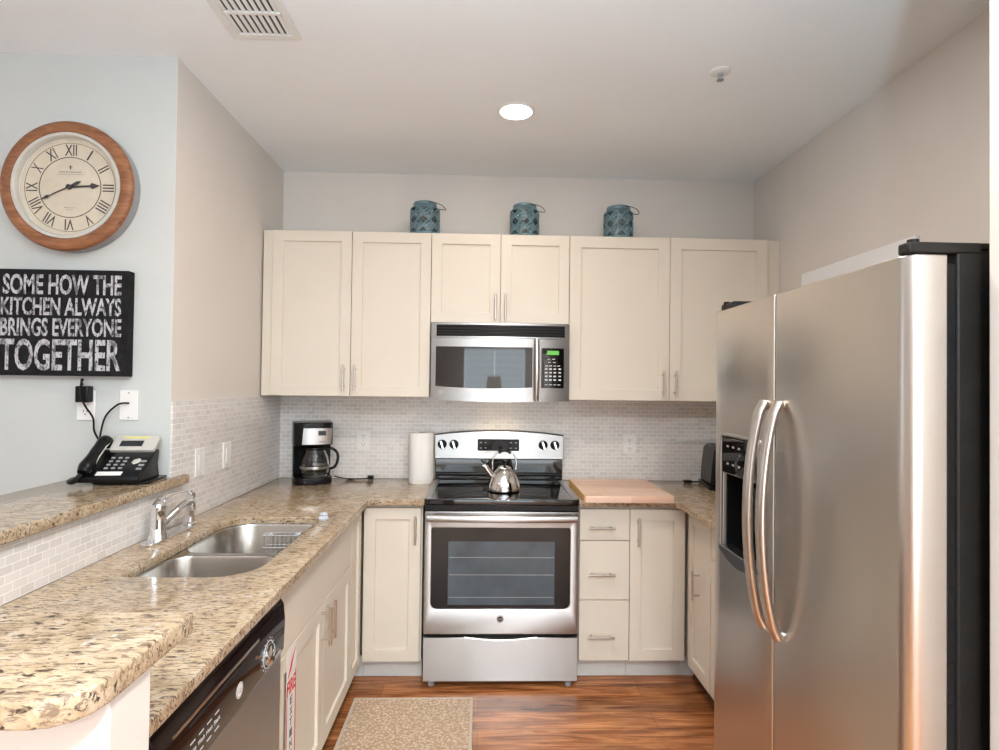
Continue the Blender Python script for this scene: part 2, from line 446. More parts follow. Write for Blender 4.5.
def window(n, F, x0, x1, z0, z1, cols):
    mb = MB(F)
    for u in [x0 + (x1-x0)*k/cols for k in range(cols+1)]: mb.box(u-.025, z0, .0, u+.025, z1, .05)
    mb.box(x0-.06, z0-.05, 0, x1+.06, z0+.03, .06); mb.box(x0-.06, z1-.03, 0, x1+.06, z1+.05, .05)
    wo = struct('window_%d' % n, mb, M['white_paint'])
    bl = MB(F)
    for k in range(18):
        z = z0 + (z1-z0)*(k+.5)/18; bl.box(x0+.03, z-.002, .06, x1-.03, z+.002, .10)
    bl.build('blind', M['white_paint'], wo)
window(1, BK(0, YR, 0), -1.25, 1.35, .06, 2.1, 2)
window(3, RT(XR, 0, 0), 4.3, 6.5, .8, 2.5, 2)  # unseen window, added to go with the right-hand fill light
window(2, LF(XW, 0, 0), -2.6, -1.4, .8, 2.5, 2)
pw = MB(); pw.box(XL-.117, -2.745, 0, XL, YC-.001, 1.0745); pw.box(XL, -2.745, 0, -.478, -2.648, 1.0745)
struct('wall_bar', pw, M['wall'], bevel=.004)
# tiled backsplash
struct('trim_1', MB().box(XL+.009, -.009, .9145, XR-.001, -.0005, 1.412), M['tile_x'])
ty = MB(); ty.box(XL+.0005, YC+.001, .9145, XL+.009, -.0005, 1.405); ty.box(XL+.0005, -2.647, .9145, XL+.009, YC+.001, 1.074)
struct('trim_2', ty, M['tile_y'])
struct('baseboard_dining', MB().box(XW, YC-.014, 0, XL-.12, YC, .09), M['white_paint'])

# ================================================================== CABINETS
def handle(parent, F, u, v, L=.14, vert=True):
    mb = MB(F); r = .006; so = .034
    a, b = ((u, v-L/2, so), (u, v+L/2, so)) if vert else ((u-L/2, v, so), (u+L/2, v, so))
    mb.cyl(a, b, r, 14)
    for k in (-.34, .34):
        q = (u, v+k*L) if vert else (u+k*L, v); mb.cyl((q[0], q[1], 0), (q[0], q[1], so), .0045, 10)
    return mb.build('handle', M['nickel'], parent, smooth=True)
def shaker(parent, F, u0, v0, u1, v1, fr=.058, name='door', h=None, th=.02):
    mb = MB(F); 
    mb.ring([(u0, v0), (u1, v0), (u1, v1), (u0, v1)], [(u0+fr, v0+fr), (u1-fr, v0+fr), (u1-fr, v1-fr), (u0+fr, v1-fr)], -th, 0)
    mb.box(u0+fr-.004, v0+fr-.004, -th+.002, u1-fr+.004, v1-fr+.004, -.0115)
    d = mb.build(name, M['cabinet'], parent, bevel=.0018)
    if h: handle(d, F, *h)
    return d
def flat(parent, F, u0, v0, u1, v1, name='drawer', h=None, th=.02):
    d = MB(F).box(u0, v0, -th, u1, v1, 0).build(name, M['cabinet'], parent, bevel=.002)
    if h: handle(d, F, *h)
    return d
ZT, ZB, G = 2.320, 1.412, .0015
UG = 'wall cabinets above the counter'
# wall cabinets
F = BK(0, -.335, 0)
c = thing('wall_cabinet', (-.72, -.17, ZB), 'tall cream two-door wall cabinet left of the microwave, filling the left corner', 'cabinet', UG)
MB().box(-1.155, -.314, ZB, -.289, -.0095, ZT).build('body', M['cabinet'], c, bevel=.001)
MB().box(-1.2085, -.322, ZB, -1.1575, -.300, ZT).build('filler_strip', M['cabinet'], c, bevel=.001)
shaker(c, F, -1.155, ZB+.002, -.7245, ZT, h=(-.754, 1.515))
shaker(c, F, -.7215, ZB+.002, -.2895, ZT, h=(-.694, 1.515))
c = thing('wall_cabinet', (.096, -.17, 1.826), 'short cream two-door wall cabinet directly above the microwave', 'cabinet', UG)
MB().box(-.2875, -.314, 1.826, .4775, -.0095, ZT).build('body', M['cabinet'], c, bevel=.001)
shaker(c, F, -.2865, 1.827, .0935, ZT, h=(.068, 1.915))
shaker(c, F, .0965, 1.827, .4765, ZT, h=(.124, 1.915))
c = thing('wall_cabinet', (1.08, -.17, ZB), 'tall cream wide two-door wall cabinet right of the microwave, partly behind the fridge', 'cabinet', UG)
MB().box(.479, -.314, ZB, 1.597, -.0095, ZT).build('body', M['cabinet'], c, bevel=.001)
MB().box(1.599, -.322, ZB, 1.671, -.300, ZT).build('filler_strip', M['cabinet'], c, bevel=.001)
shaker(c, F, .480, ZB-.004, 1.0405, ZT, fr=.064, h=(1.003, 1.505))
shaker(c, F, 1.0435, ZB-.004, 1.596, ZT, fr=.064, h=(1.071, 1.505))

# base cabinets
BG = 'base cabinets under the granite'
ZC = .866
F = LF(-.585, 0, 0)
c = thing('sink_cabinet', (-.9, -1.3, 0), 'cream base cabinet under the sink with two doors and a plain panel', 'cabinet', BG)
sb = MB(); sb.box(-1.205, -1.80, .10, -1.185, -.847, .66)                # open-topped box round the bowls
sb.box(-1.205, -1.80, .10, -.606, -1.786, .883); sb.box(-1.205, -.865, .10, -.606, -.847, .883); sb.box(-1.205, -1.80, .10, -.606, -.847, .118)
sb.build('body', M['cabinet'], c)
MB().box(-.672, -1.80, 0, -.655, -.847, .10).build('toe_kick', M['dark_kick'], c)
flat(c, F, -1.798, .666, -.8485, ZC, 'false_front')
shaker(c, F, -1.798, .104, -1.3065, .662, h=(-1.338, .582))
shaker(c, F, -1.3035, .104, -.8485, .662, h=(-1.272, .582))
st = MB(LF(-.5848, 0, 0)); st.box(-1.722, .108, 0, -1.632, .655, .0006)
sk = st.build('sticker', M['white'], c); sk['label'] = 'white sticker with red border and writing'
st = MB(LF(-.5838, 0, 0))
st.box(-1.720, .110, 0, -1.714, .555, .0004); st.box(-1.640, .110, 0, -1.634, .575, .0004)
st.prism([(-1.714, .574), (-1.684, .590), (-1.640, .648), (-1.676, .622)], 0, .0004)
text(st, 'FIRE', -1.716, .520, 0, .076, .045, .0004, .02)
st.build('red_print', M['red'], sk)
st = MB(LF(-.5838, 0, 0))
for k, ch in enumerate('EXTINGUISHER'): text(st, ch, -1.688, .484-k*.034, 0, .022, .025, .0004, .01)
st.build('lettering', M['ink'], sk)

c = thing('base_cabinet', (-.9, -.43, 0), 'narrow cream one-door base cabinet in the left corner beside the sink cabinet', 'cabinet', BG)
MB().box(-1.205, -.845, .10, -.606, -.012, .883).build('body', M['cabinet'], c)
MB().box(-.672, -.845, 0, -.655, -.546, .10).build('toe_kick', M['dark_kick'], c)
MB().box(-.655, -.545, 0, -.5845, -.53, .10).build('toe_kick', M['kick'], c)
shaker(c, F, -.8455, .104, -.640, ZC, fr=.05)
F = BK(0, -.615, 0)
c = thing('base_cabinet', (-.43, -.3, 0), 'cream one-door base cabinet immediately left of the stove', 'cabinet', BG)
MB().box(-.583, -.594, .10, -.288, -.012, .883).build('body', M['cabinet'], c)
MB().box(-.583, -.545, 0, -.288, -.53, .10).build('toe_kick', M['kick'], c)
shaker(c, F, -.578, .104, -.297, ZC, h=(-.320, .762))
c = thing('drawer_cabinet', (.63, -.3, 0), 'cream base cabinet of three drawers immediately right of the stove', 'cabinet', BG)
MB().box(.500, -.594, .10, .7555, -.012, .883).build('body', M['cabinet'], c)
MB().box(.500, -.545, 0, .7555, -.53, .10).build('toe_kick', M['kick'], c)
for z0, z1, hz in ((.711, ZC, .778), (.412, .707, .545), (.108, .408, .236)):
    flat(c, F, .502, z0, .7545, z1, h=(.610, hz, .135, False))
c = thing('base_cabinet', (.90, -.3, 0), 'cream one-door base cabinet in the right corner next to the drawers', 'cabinet', BG)
MB().box(.757, -.594, .10, 1.043, -.012, .883).build('body', M['cabinet'], c)
MB().box(.757, -.545, 0, 1.043, -.53, .10).build('toe_kick', M['kick'], c)
shaker(c, F, .7575, .106, 1.038, ZC, h=(.795, .757))
F = RT(1.045, 0, 0)
c = thing('base_cabinet', (1.36, -.47, 0), 'cream one-door base cabinet facing left along the right wall, nearest the corner', 'cabinet', BG)
MB().box(1.066, -.922, .10, 1.66, -.012, .883).build('body', M['cabinet'], c)
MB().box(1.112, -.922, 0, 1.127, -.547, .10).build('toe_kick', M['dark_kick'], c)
MB().box(1.0445, -.545, 0, 1.112, -.53, .10).build('toe_kick', M['kick'], c)
shaker(c, F, .640, .10, .9185, ZC, h=(.788, .545))
c = thing('base_cabinet', (1.36, -1.24, 0), 'cream base cabinet with a drawer over a door, half hidden by the fridge', 'cabinet', BG)
MB().box(1.066, -1.555, .10, 1.66, -.925, .883).build('body', M['cabinet'], c)
MB().box(1.112, -1.555, 0, 1.127, -.925, .10).build('toe_kick', M['dark_kick'], c)
flat(c, F, .9275, .716, 1.552, ZC, h=(1.24, .79, .135, False))
shaker(c, F, .9275, .10, 1.552, .712, h=(1.50, .60))

# ================================================================== WORKTOPS
SINK = rrect(-1.056, -1.79, -.675, -1.03, (.03, .13, .03, .11), 8)
mb = MB(); slab(mb, [(-1.2085, -2.646), (-.553, -2.646), (-.553, -.668), (-.535, -.650), (-.2775, -.650), (-.2775, -.0095), (-1.2085, -.0095)],
     [SINK[::-1]], .884, .914, .004)
o = mb.build('countertop', M['granite'], smooth=True); tag(o, 'speckled granite worktop around the sink, left of the stove', 'countertop', 'granite worktops')
rc = [(.985-.05+.05*sin(a), -.70+.05*cos(a)) for a in (0, pi/8, pi/4, 3*pi/8, pi/2)]
mb = MB(); slab(mb, [(.4935, -.0095), (.4935, -.650)] + rc + [(.985, -1.56), (1.664, -1.56), (1.664, -.0095)], [], .884, .914, .004)
o = mb.build('countertop', M['granite'], smooth=True); tag(o, 'speckled granite worktop between stove and fridge, under the cutting board', 'countertop', 'granite worktops')
r = .06
ce = [(-.47-r+r*cos(a), -2.815+r-r*sin(a)) for a in (0, pi/8, pi/4, 3*pi/8, pi/2)]
mb = MB(); slab(mb, [(-1.56, -1.2185), (-1.2085, -1.2185), (-1.2085, -1.13), (-1.183, -1.13), (-1.183, -2.545), (-.47, -2.545)] + ce + [(-1.56, -2.815)], [], 1.075, 1.110, .005)
o = mb.build('bar_top', M['granite'], smooth=True); tag(o, 'raised speckled granite bar ledge wrapping round the left foreground', 'bar top')

# ================================================================== SINK
s = thing('sink', (-.85, -1.41, .68), 'stainless double-bowl sink set into the left worktop', 'sink')
def bowl(x0, y0, x1, y1, depth, rr):
    mb = MB(); top = .883; rings = []
    prof = [(-.004, 0), (0, .001), (.004, .01), (.010, depth-.05), (.022, depth-.018), (.05, depth-.002), (.09, depth)]
    for ins, d in prof:
        k = [max(.012, q-ins) for q in rr]; rings.append([(p[0], p[1], top-d) for p in rrect(x0+ins, y0+ins, x1-ins, y1-ins, k, 8)])
    n = len(rings[0]); vs = [p for R in rings for p in R]; fs = []
    for i in range(len(rings)-1):
        for k in range(n): fs.append((i*n+k, i*n+(k+1) % n, (i+1)*n+(k+1) % n, (i+1)*n+k))
    fs.append(tuple((len(rings)-1)*n+k for k in range(n)))
    return mb.add(vs, fs)
YD = -1.463
b1 = bowl(-1.060, -1.785, -.668, YD-.012, .20, (.05, .13, .08, .08)).build('bowl', M['steel_sink'], s, smooth=True, solid=.002)
b2 = bowl(-1.060, YD+.012, -.668, -1.022, .20, (.08, .08, .05, .12)).build('bowl', M['steel_sink'], s, smooth=True, solid=.002)
rm = MB(); slab(rm, [(-1.085, -1.799), (-.640, -1.799), (-.640, -.990), (-1.085, -.990)], [rrect(-1.059, -1.784, -.669, YD-.013, (.05, .13, .08, .08), 8)[::-1], rrect(-1.059, YD+.013, -.669, -1.023, (.08, .08, .05, .12), 8)[::-1]], .8805, .8835)
rm.build('rim', M['steel_sink'], s)
for b_, y in ((b1, -1.63), (b2, -1.24)):
    MB().lathe([(0, .002), (.03, .002), (.038, .006), (.043, .004), (.043, .001)], (-.85, y, .684), 32).build('drain', M['chrome'], b_, smooth=True)
d = thing('sink_caddy', (-.83, -1.06, .75), 'small wire basket hung on the far wall of the far sink bowl', 'caddy')
mb = MB()
for z in (.85, .80):
    mb.tube([(-.90, -1.04, z), (-.76, -1.04, z), (-.76, -1.085, z), (-.90, -1.085, z), (-.90, -1.04, z)], .0022, 8)
for k in range(8):
    x = -.895+k*.0187; mb.tube([(x, -1.085, .85), (x, -1.085, .775), (x, -1.04, .775), (x, -1.04, .85)], .0016, 6)
mb.build('basket', M['chrome'], d, smooth=True)
for x in (-.885, -.775):
    MB().lathe([(0, 0), (.011, 0), (.013, .004), (.004, .012), (0, .012)], (x, -1.040, .838), 16).build('suction_cup', M['clearish'], d, smooth=True)

# faucet
fx = -1.150
f = thing('faucet', (fx, -1.34, .914), 'chrome single-lever kitchen faucet on a long base plate behind the sink', 'faucet')
mb = MB(Matrix.Translation((fx, -1.340, .9145))); slab(mb, rrect(-.030, -.15, .030, .15, .029, 8), [], 0, .010, .003)
mb.build('base_plate', M['chrome'], f, smooth=True)
MB().lathe([(.034, 0), (.033, .010), (.026, .026), (.024, .10), (.026, .114), (.022, .126), (.010, .132), (0, .133)], (fx, -1.41, .922), 32).build('body', M['chrome'], f, smooth=True)
sp = MB(); sp.tube([(fx+.005, -1.405, .965), (fx+.012, -1.36, .988), (fx+.024, -1.30, 1.016), (fx+.033, -1.262, 1.024), (fx+.037, -1.245, 1.014), (fx+.038, -1.242, .990)],
     [(.015, .013), (.014, .013), (.012, .012), (.012, .012), (.012, .012), (.011, .011)], 16, sub=5)
sp.build('spout', M['chrome'], f, smooth=True)
lv = MB(); lv.tube([(fx, -1.42, 1.040), (fx+.002, -1.395, 1.060), (fx+.006, -1.34, 1.068), (fx+.010, -1.26, 1.064), (fx+.012, -1.222, 1.056)],
     [(.014, .020), (.008, .018), (.005, .013), (.005, .013), (.007, .015)], 14, sub=5)
lv.build('lever', M['chrome'], f, smooth=True)
so = tag(thing('side_sprayer', (fx+.01, -1.205, .9252), 'chrome side sprayer standing at the far end of the faucet base plate', 'sprayer'))
sy = MB(); sy.lathe([(.025, 0), (.025, .006), (.017, .012), (.0145, .026), (.015, .09), (.018, .112), (.016, .126), (.009, .132), (0, .133)], (fx+.01, -1.205, .9252), 24)
sy.build('sprayer_body', M['chrome'], so, smooth=True)
MB().tube([(fx+.014, -1.222, 1.045), (fx+.026, -1.230, 1.036), (fx+.028, -1.228, 1.00)], [(.008, .004), (.008, .004), (.006, .003)], 10).build('trigger', M['chrome'], so, smooth=True)
o = MB().lathe([(.012, 0), (.020, .002), (.022, .010), (.015, .020), (.018, .026), (.010, .034), (0, .036)], (-.652, -1.085, .9142), 9).build('clear_stopper', M['clearish'])
tag(o, 'small clear faceted knob on the granite at the far right corner of the sink', 'stopper')

# ================================================================== DISHWASHER
d = thing('dishwasher', (-.88, -2.11, 0), 'stainless dishwasher with glossy black control panel under the left worktop', 'dishwasher')
Y0, Y1 = -2.475, -1.803
MB().box(-1.16, Y0+.01, .10, -.605, Y1-.01, .868).build('body', M['black'], d)
MB().box(-.66, Y0+.01, 0, -.645, Y1-.01, .10).build('toe_kick', M['black'], d)
dr = MB().box(-.603, Y0, .115, -.575, Y1, .70).build('door', M['steel'], d, bevel=.004)
F = LF(-.575, 0, 0)
pp = [(-.028, .703), (0, .703), (.008, .715), (.011, .80), (.006, .845), (-.004, .862), (-.028, .866)]
mb = MB(Matrix(((1, 0, 0, -.575), (0, 0, 1, 0), (0, 1, 0, 0), (0, 0, 0, 1)))); mb.prism(pp, Y0, Y1)
cp = mb.build('control_panel', M['dark_brown_gloss'], d, bevel=.004)
MB(LF(-.5645, 0, 0)).box(Y0+.06, .822, -.002, Y1-.20, .828, .0008).build('trim_line', M['nickel'], cp)
MB(LF(-.5655, 0, 0)).box(Y0+.12, .795, -.002, Y1-.24, .812, .0008).build('handle_slot', M['shadowgap'], cp)
F2 = LF(-.5652, 0, 0)
k = MB(F2); k.ring(circ(-1.936, .757, .036, 32), circ(-1.936, .757, .033, 32), 0, .002)
for a in range(10):
    t = radians(-60+a*24+90); k.box(-1.936+.042*cos(t)-.002, .757+.042*sin(t)-.002, 0, -1.936+.042*cos(t)+.002, .757+.042*sin(t)+.002, .0012)
k.build('dial_marks', M['key_white'], cp)
k = MB(F2 @ Matrix.Translation((-1.936, .757, 0))); k.lathe([(.028, 0), (.027, .010), (.018, .014), (0, .014)], (0, 0, 0), 28); k.box(-.022, -.005, .012, .022, .005, .026)
k.build('knob', M['chrome'], cp, smooth=True)
def badge(parent, F, u, v, r, name='badge', disc='grey', ink='white'):
    mb = MB(F @ Matrix.Translation((u, v, 0))); mb.lathe([(r, 0), (r, .0012), (0, .0014)], (0, 0, 0), 28)
    b = mb.build(name, M[disc], parent, smooth=True)
    mb = MB(F @ Matrix.Translation((u, v, .0013))); mb.ring(circ(0, 0, r*.90), circ(0, 0, r*.78), 0, .0004)
    text(mb, 'GE', -r*.5, -r*.34, .0002, r*1.0, r*.68, .0004, .0)
    mb.build('emblem', M[ink], b); return b
badge(cp, F2, -2.118, .757, .018, disc='white', ink='grey')
mb = MB(F2)
for i in range(4):
    for j in range(2): mb.box(-2.35+i*.035, .735+j*.035, 0, -2.33+i*.035, .738+j*.035, .0006)
    text(mb, ('Rinse', 'Wash', 'Heat', 'Start')[i], -2.353+i*.035, .75, 0, .028, .009, .0005)
mb.build('legends', M['key_white'], cp)

# ================================================================== STOVE
R0, R1 = -.272, .487
rg = thing('stove', (.107, -.35, 0), 'freestanding stainless electric stove with black glass cooktop', 'stove')
MB().box(R0+.004, -.600, .035, R1-.004, -.015, .894).build('body', M['black_matte'], rg)
ct = MB(); slab(ct, rrect(R0-.003, -.675, R1+.003, -.105, .012, 4), [], .896, .9235, .004)
cto = ct.build('cooktop', M['black_gloss'], rg, smooth=True)
for x0, x1 in ((R0-.003, R0+.030), (R1-.030, R1+.003)):
    MB().box(x0, -.640, .9230, x1, -.115, .9265).build('side_trim', M['steel'], rg, bevel=.0012)
for cx, cy, r in ((-.075, -.50, .098), (.29, -.50, .075), (-.075, -.24, .075), (.29, -.24, .095)):
    mb = MB(Matrix.Translation((cx, cy, .9236)))
    mb.ring(circ(0, 0, r, 48), circ(0, 0, r-.0025, 48), 0, .0003); mb.ring(circ(0, 0, r*.62, 48), circ(0, 0, r*.62-.0018, 48), 0, .0003)
    mb.build('burner_ring', M['burner'], cto)
MB().box(R0+.001, -.672, .866, R1-.001, -.605, .895).build('front_band', M['black'], rg, bevel=.003)
# oven door
F = BK(0, -.668, 0)
dm = MB(F); slab(dm, rrect(R0, .262, R1, .862, .006, 3), [rrect(-.237, .385, .446, .782, (.03, .03, .008, .008), 6)[::-1]], -.045, 0, .004)
od = dm.build('oven_door', M['steel'], rg, smooth=True)
MB(F).box(-.245, .378, -.035, .454, .79, -.005).build('oven_window', M['window_glass'], od)
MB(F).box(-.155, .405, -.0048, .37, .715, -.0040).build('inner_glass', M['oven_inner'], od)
rk = MB(F)
for z in (.44, .55, .635): rk.box(-.150, z, -.0040, .365, z+.003, -.0034)
rk.build('rack_lines', M['grey'], od)
hb = MB(); n = 12
pts = [(R0+.012+(R1-R0-.024)*i/n, -.712-.012*sin(pi*i/n), .838) for i in range(n+1)]
hb.tube(pts, [(.018, .011)]*(n+1), 16, up=(0, 0, 1)); 
for x in (R0+.02, R1-.02): hb.box(x-.012, -.712, .825, x+.012, -.667, .851)
hb.build('oven_handle', M['steel'], rg, bevel=.003)
badge(od, BK(0, -.6679, 0), .104, .337, .017, disc='black', ink='silver')
# storage drawer
MB().box(R0+.004, -.640, .20, R1-.004, -.605, .262).build('drawer_gap', M['shadowgap'], rg)
zt = [(.107+(-.18+.36*i/12), .246-.014*sin(pi*i/12)) for i in range(13)]
dp = [(R0, .033), (R1, .033), (R1, .246)] + zt[::-1] + [(R0, .246)]
dd = MB(F).prism(dp, -.05, 0).build('drawer', M['steel'], rg, bevel=.002)
lip = MB(F); lip.tube([(p[0], p[1]+.001, -.004) for p in zt], .0045, 8); lip.build('drawer_lip', M['nickel'], dd, smooth=True)
for x in (R0+.04, R1-.04): MB().cyl((x, -.63, 0), (x, -.63, .034), .017, 16).build('foot', M['grey'], rg, smooth=True)
# back guard
def arch(z): return [(R0-.004+(R1-R0+.008)*i/16, z+.026*(1-((i-8)/8)**2)) for i in range(17)]
F = BK(0, -.085, 0)
bg = MB(F).prism([(R0-.004, 1.046), (R1+.004, 1.046)] + arch(1.186)[::-1], -.070, .004).build('back_panel', M['steel'], rg, bevel=.003)
MB().box(R0+.002, -.080, .9235, R1-.002, -.015, 1.045).build('lower_back_panel', M['black_gloss'], rg, bevel=.003)
MB().tube([(R0+.005, -.082, .955), (R1-.005, -.082, .955)], (.012, .012), 10).build('vent_lip', M['black'], rg, smooth=True)
tp = MB(F); tp.tube([(p[0], p[1], -.033) for p in arch(1.186)], [(.036, .004)]*17, 10, up=(0, 0, 1)); tp.build('top_cap', M['black'], rg, smooth=True)
F = BK(0, -.0888, 0)
dsp = MB(F).prism(rrect(-.022, 1.094, .226, 1.164, .006, 4), -.001, .002).build('display_panel', M['dark_brown_gloss'], bg)
fr = MB(F); fr.ring(rrect(-.030, 1.086, .234, 1.172, .008, 4), rrect(-.022, 1.094, .226, 1.164, .006, 4), -.001, .003); fr.build('display_frame', M['nickel'], dsp)
for x in (-.008, .02, .17, .20):
    for z in (1.108, 1.140): MB(BK(0, -.0909, 0)).box(x, z, 0, x+.012, z+.006, .0006).build('display_button', M['grey'], dsp)
for x in (-.231, -.161, .368, .438):
    kb = MB(F @ Matrix.Translation((x, 1.131, 0))); kb.lathe([(.027, 0), (.027, .004), (.021, .008), (.020, .022), (.016, .026), (0, .026)], (0, 0, 0), 28)
    kk = kb.build('knob', M['black'], bg, smooth=True)
    g = MB(F @ Matrix.Translation((x, 1.131, .018)) @ Matrix.Rotation(.3, 4, 'Z')); g.box(-.006, -.024, 0, .006, .024, .018); g.build('grip', M['chrome'], kk, bevel=.002)

# kettle
kt = thing('kettle', (.125, -.44, .9242), 'shiny stainless whistling kettle standing on the stove', 'kettle')
kc = (.125, -.44, .9242)
MB().lathe([(.060, 0), (.080, .001), (.088, .006), (.0885, .014), (.084, .035), (.074, .068), (.058, .096), (.040, .114), (.034, .118), (.034, .121)], kc, 48).build('body', M['steel_kettle'], kt, smooth=True)
MB().lathe([(.035, .119), (.033, .124), (.018, .131), (0, .133)], kc, 40).build('lid', M['steel_kettle'], kt, smooth=True)
MB().lathe([(.005, .131), (.005, .142), (.012, .146), (.014, .154), (.009, .161), (0, .162)], kc, 20).build('lid_knob', M['black'], kt, smooth=True)
sp = MB(); sp.tube([(.072, -.445, .992), (.048, -.452, 1.018), (.032, -.458, 1.040), (.022, -.460, 1.052)], [.022, .019, .015, .013], 16); sp.build('spout', M['steel_kettle'], kt, smooth=True)
wc = MB(); wc.tube([(.030, -.458, 1.046), (.016, -.462, 1.060), (.006, -.464, 1.058)], [.015, .014, .009], 14)
wc.build('whistle', M['steel_kettle'], kt, smooth=True)
wl_ = MB(); wl_.tube([(.022, -.46, 1.062), (.008, -.46, 1.082), (.000, -.46, 1.088)], .004, 8); wl_.tube([(.024, -.46, 1.064), (.046, -.46, 1.078), (.056, -.458, 1.086)], .005, 8); wl_.build('whistle_lever', M['black'], kt, smooth=True)
hn = MB(); hp = [(.125-.062, -.44, 1.035), (.125-.064, -.44, 1.075)] + [(.125-.062*cos(a), -.44, 1.085+.05*sin(a)) for a in [pi*k/10 for k in range(11)]] + [(.125+.064, -.44, 1.075), (.125+.060, -.44, 1.035)]
hn.tube(hp, .0045, 10); hh = hn.build('handle', M['chrome'], kt, smooth=True)
g = MB(); g.tube([(.125-.045*cos(a), -.44, 1.088+.05*sin(a)) for a in [pi*(.25+.5*k/6) for k in range(7)]], (.008, .010), 10); g.build('grip', M['black'], hh, smooth=True)

# ================================================================== MICROWAVE
mw = thing('microwave', (.098, -.2, 1.40), 'stainless over-the-range microwave with black window and lit green clock', 'microwave')
X0, X1 = -.277, .472
MB().box(X0, -.370, 1.402, X1, -.0095, 1.8225).build('body', M['steel'], mw, bevel=.002)
def yb(x): u = (x-.0975)/.375; return -.398-.026*(1-u*u)
def arc_panel(x0, x1, z0, z1, off, th, n=16, r=0, rs=None):
    mb = MB(); vs = []; fs = []
    xs = [x0+(x1-x0)*i/n for i in range(n+1)]
    for d in (off, off-th):
        for x in xs: vs += [(x, yb(x)-d, z0(x) if callable(z0) else z0), (x, yb(x)-d, z1(x) if callable(z1) else z1)]
    m = 2*(n+1)
    for i in range(n):
        a = 2*i; fs += [(a, a+2, a+3, a+1), (m+a, m+a+1, m+a+3, m+a+2), (a, m+a, m+a+2, a+2), (a+1, a+3, m+a+3, m+a+1)]
    fs += [(0, 1, m+1, m), (m-2, 2*m-2, 2*m-1, m-1)]
    return mb.add(vs, fs)
zb = lambda x: 1.402-.008*(1-((x-.0975)/.375)**2)
arc_panel(X0, X1, 1.738, 1.818, 0, .03).build('vent_panel', M['steel'], mw, smooth=True)
arc_panel(X0+.028, X1-.026, 1.746, 1.808, .0008, .004).build('vent_recess', M['shadowgap'], mw, smooth=True)
for k in range(4): arc_panel(X0+.030, X1-.028, 1.749+k*.0155, 1.754+k*.0155, .004, .004).build('vent_slat', M['black'], mw, smooth=True)
md = arc_panel(X0, .287, zb, 1.735, 0, .03).build('door', M['steel'], mw, smooth=True)
arc_panel(X0+.026, .270, lambda x: 1.478-.012*(1-((x-.02)/.30)**2), 1.690, .0012, .004).build('door_window', M['black_gloss'], md, smooth=True)
arc_panel(.290, X1, zb, 1.735, 0, .03).build('control_face', M['steel'], mw, smooth=True)
cpn = arc_panel(.318, .442, 1.472, 1.688, .0012, .004, 8).build('control_panel', M['black_gloss'], mw, smooth=True)
arc_panel(.349, .414, 1.652, 1.674, .0022, .002, 4).build('clock_display', M['lcd_green'], cpn, smooth=True)
kp = MB()
for j in range(4):
    for i in range(4):
        x = .338+i*.0235+(.004 if i == 3 else 0); z = 1.571-j*.0195
        kp.add(*(lambda y: ([(x, y, z), (x+.014, y, z), (x+.014, y, z+.008), (x, y, z+.008), (x, y+.001, z), (x+.014, y+.001, z), (x+.014, y+.001, z+.008), (x, y+.001, z+.008)],
               [(0, 1, 2, 3), (4, 7, 6, 5), (0, 4, 5, 1), (3, 2, 6, 7), (0, 3, 7, 4), (1, 5, 6, 2)]))(yb(x)-.0024))
for zz, xs in ((1.626, (.352, .378)), (1.609, (.354, .382)), (1.590, (.340, .362, .384, .406)), (1.488, (.338, .362, .384, .408))):
    for x in xs: kp.box(x, yb(x)-.0024, zz, x+.015, yb(x)-.0012, zz+.004)
kp.build('keypad', M['key_white'], cpn)
h = MB(); hz = [1.405+.33*i/12 for i in range(13)]
h.tube([(.292, yb(.292)-.012-.03*sin(pi*i/12), z) for i, z in enumerate(hz)], [(.014, .008)]*13, 14, up=(1, 0, 0))
for z in (1.415, 1.722): h.cyl((.292, yb(.292)+.005, z), (.292, yb(.292)-.018, z), .009, 12)
h.build('handle', M['steel'], mw, smooth=True)
badge(md, BK(0, yb(-.225)-.0005, 0), -.222, 1.443, .011)
for x in (.05, .15):
    o = MB().lathe([(0, -.003), (.022, -.003), (.024, 0), (.024, .001), (0, .001)], (x, -.20, 1.4015), 24).build('lamp', M['hood_lamp'], mw, smooth=True)
    l = bpy.data.lights.new('hood_light', 'SPOT'); l.energy = 1.3; l.color = (1, .74, .42); l.spot_size = radians(130); l.spot_blend = .5; l.shadow_soft_size = .02
    lo = bpy.data.objects.new('hood_light', l); lo.location = (x, -.20, 1.395); COL.objects.link(lo)

# ================================================================== FRIDGE
XF = .785
fg = thing('fridge', (1.24, -2.04, 0), 'large stainless side-by-side fridge freezer with black sides', 'fridge')
FN, FS, FE = -2.474, -1.986, -1.600     # near edge, seam, far edge
MB().box(.884, FN+.006, .02, 1.60, FE-.006, 1.752).build('cabinet', M['black_matte'], fg, bevel=.004)
MB().box(.862, FN+.008, .06, .884, FE-.008, 1.728).build('gasket', M['black'], fg, bevel=.003)
MB().box(.875, FN+.01, .0, .90, FE-.01, .06).build('kick_grille', M['black'], fg)
# doors: outline extruded upward so the vertical edges are rounded
def door_profile(y0, y1, r):
    P = []
    for k in range(7): a = pi+.5*pi*k/6; P.append((XF+r+r*cos(a), y0+r+r*sin(a)))
    P += [(.861, y0), (.861, y1)]
    for k in range(7): a = .5*pi+.5*pi*k/6; P.append((XF+.012+.012*cos(a), y1-.012+.012*sin(a)))
    return P
FZ0, FZ1 = .075, 1.742
dn = MB().prism(door_profile(FN, FS-.002, .030), FZ0, FZ1).build('fridge_door', M['steel_fridge'], fg, bevel=.003)
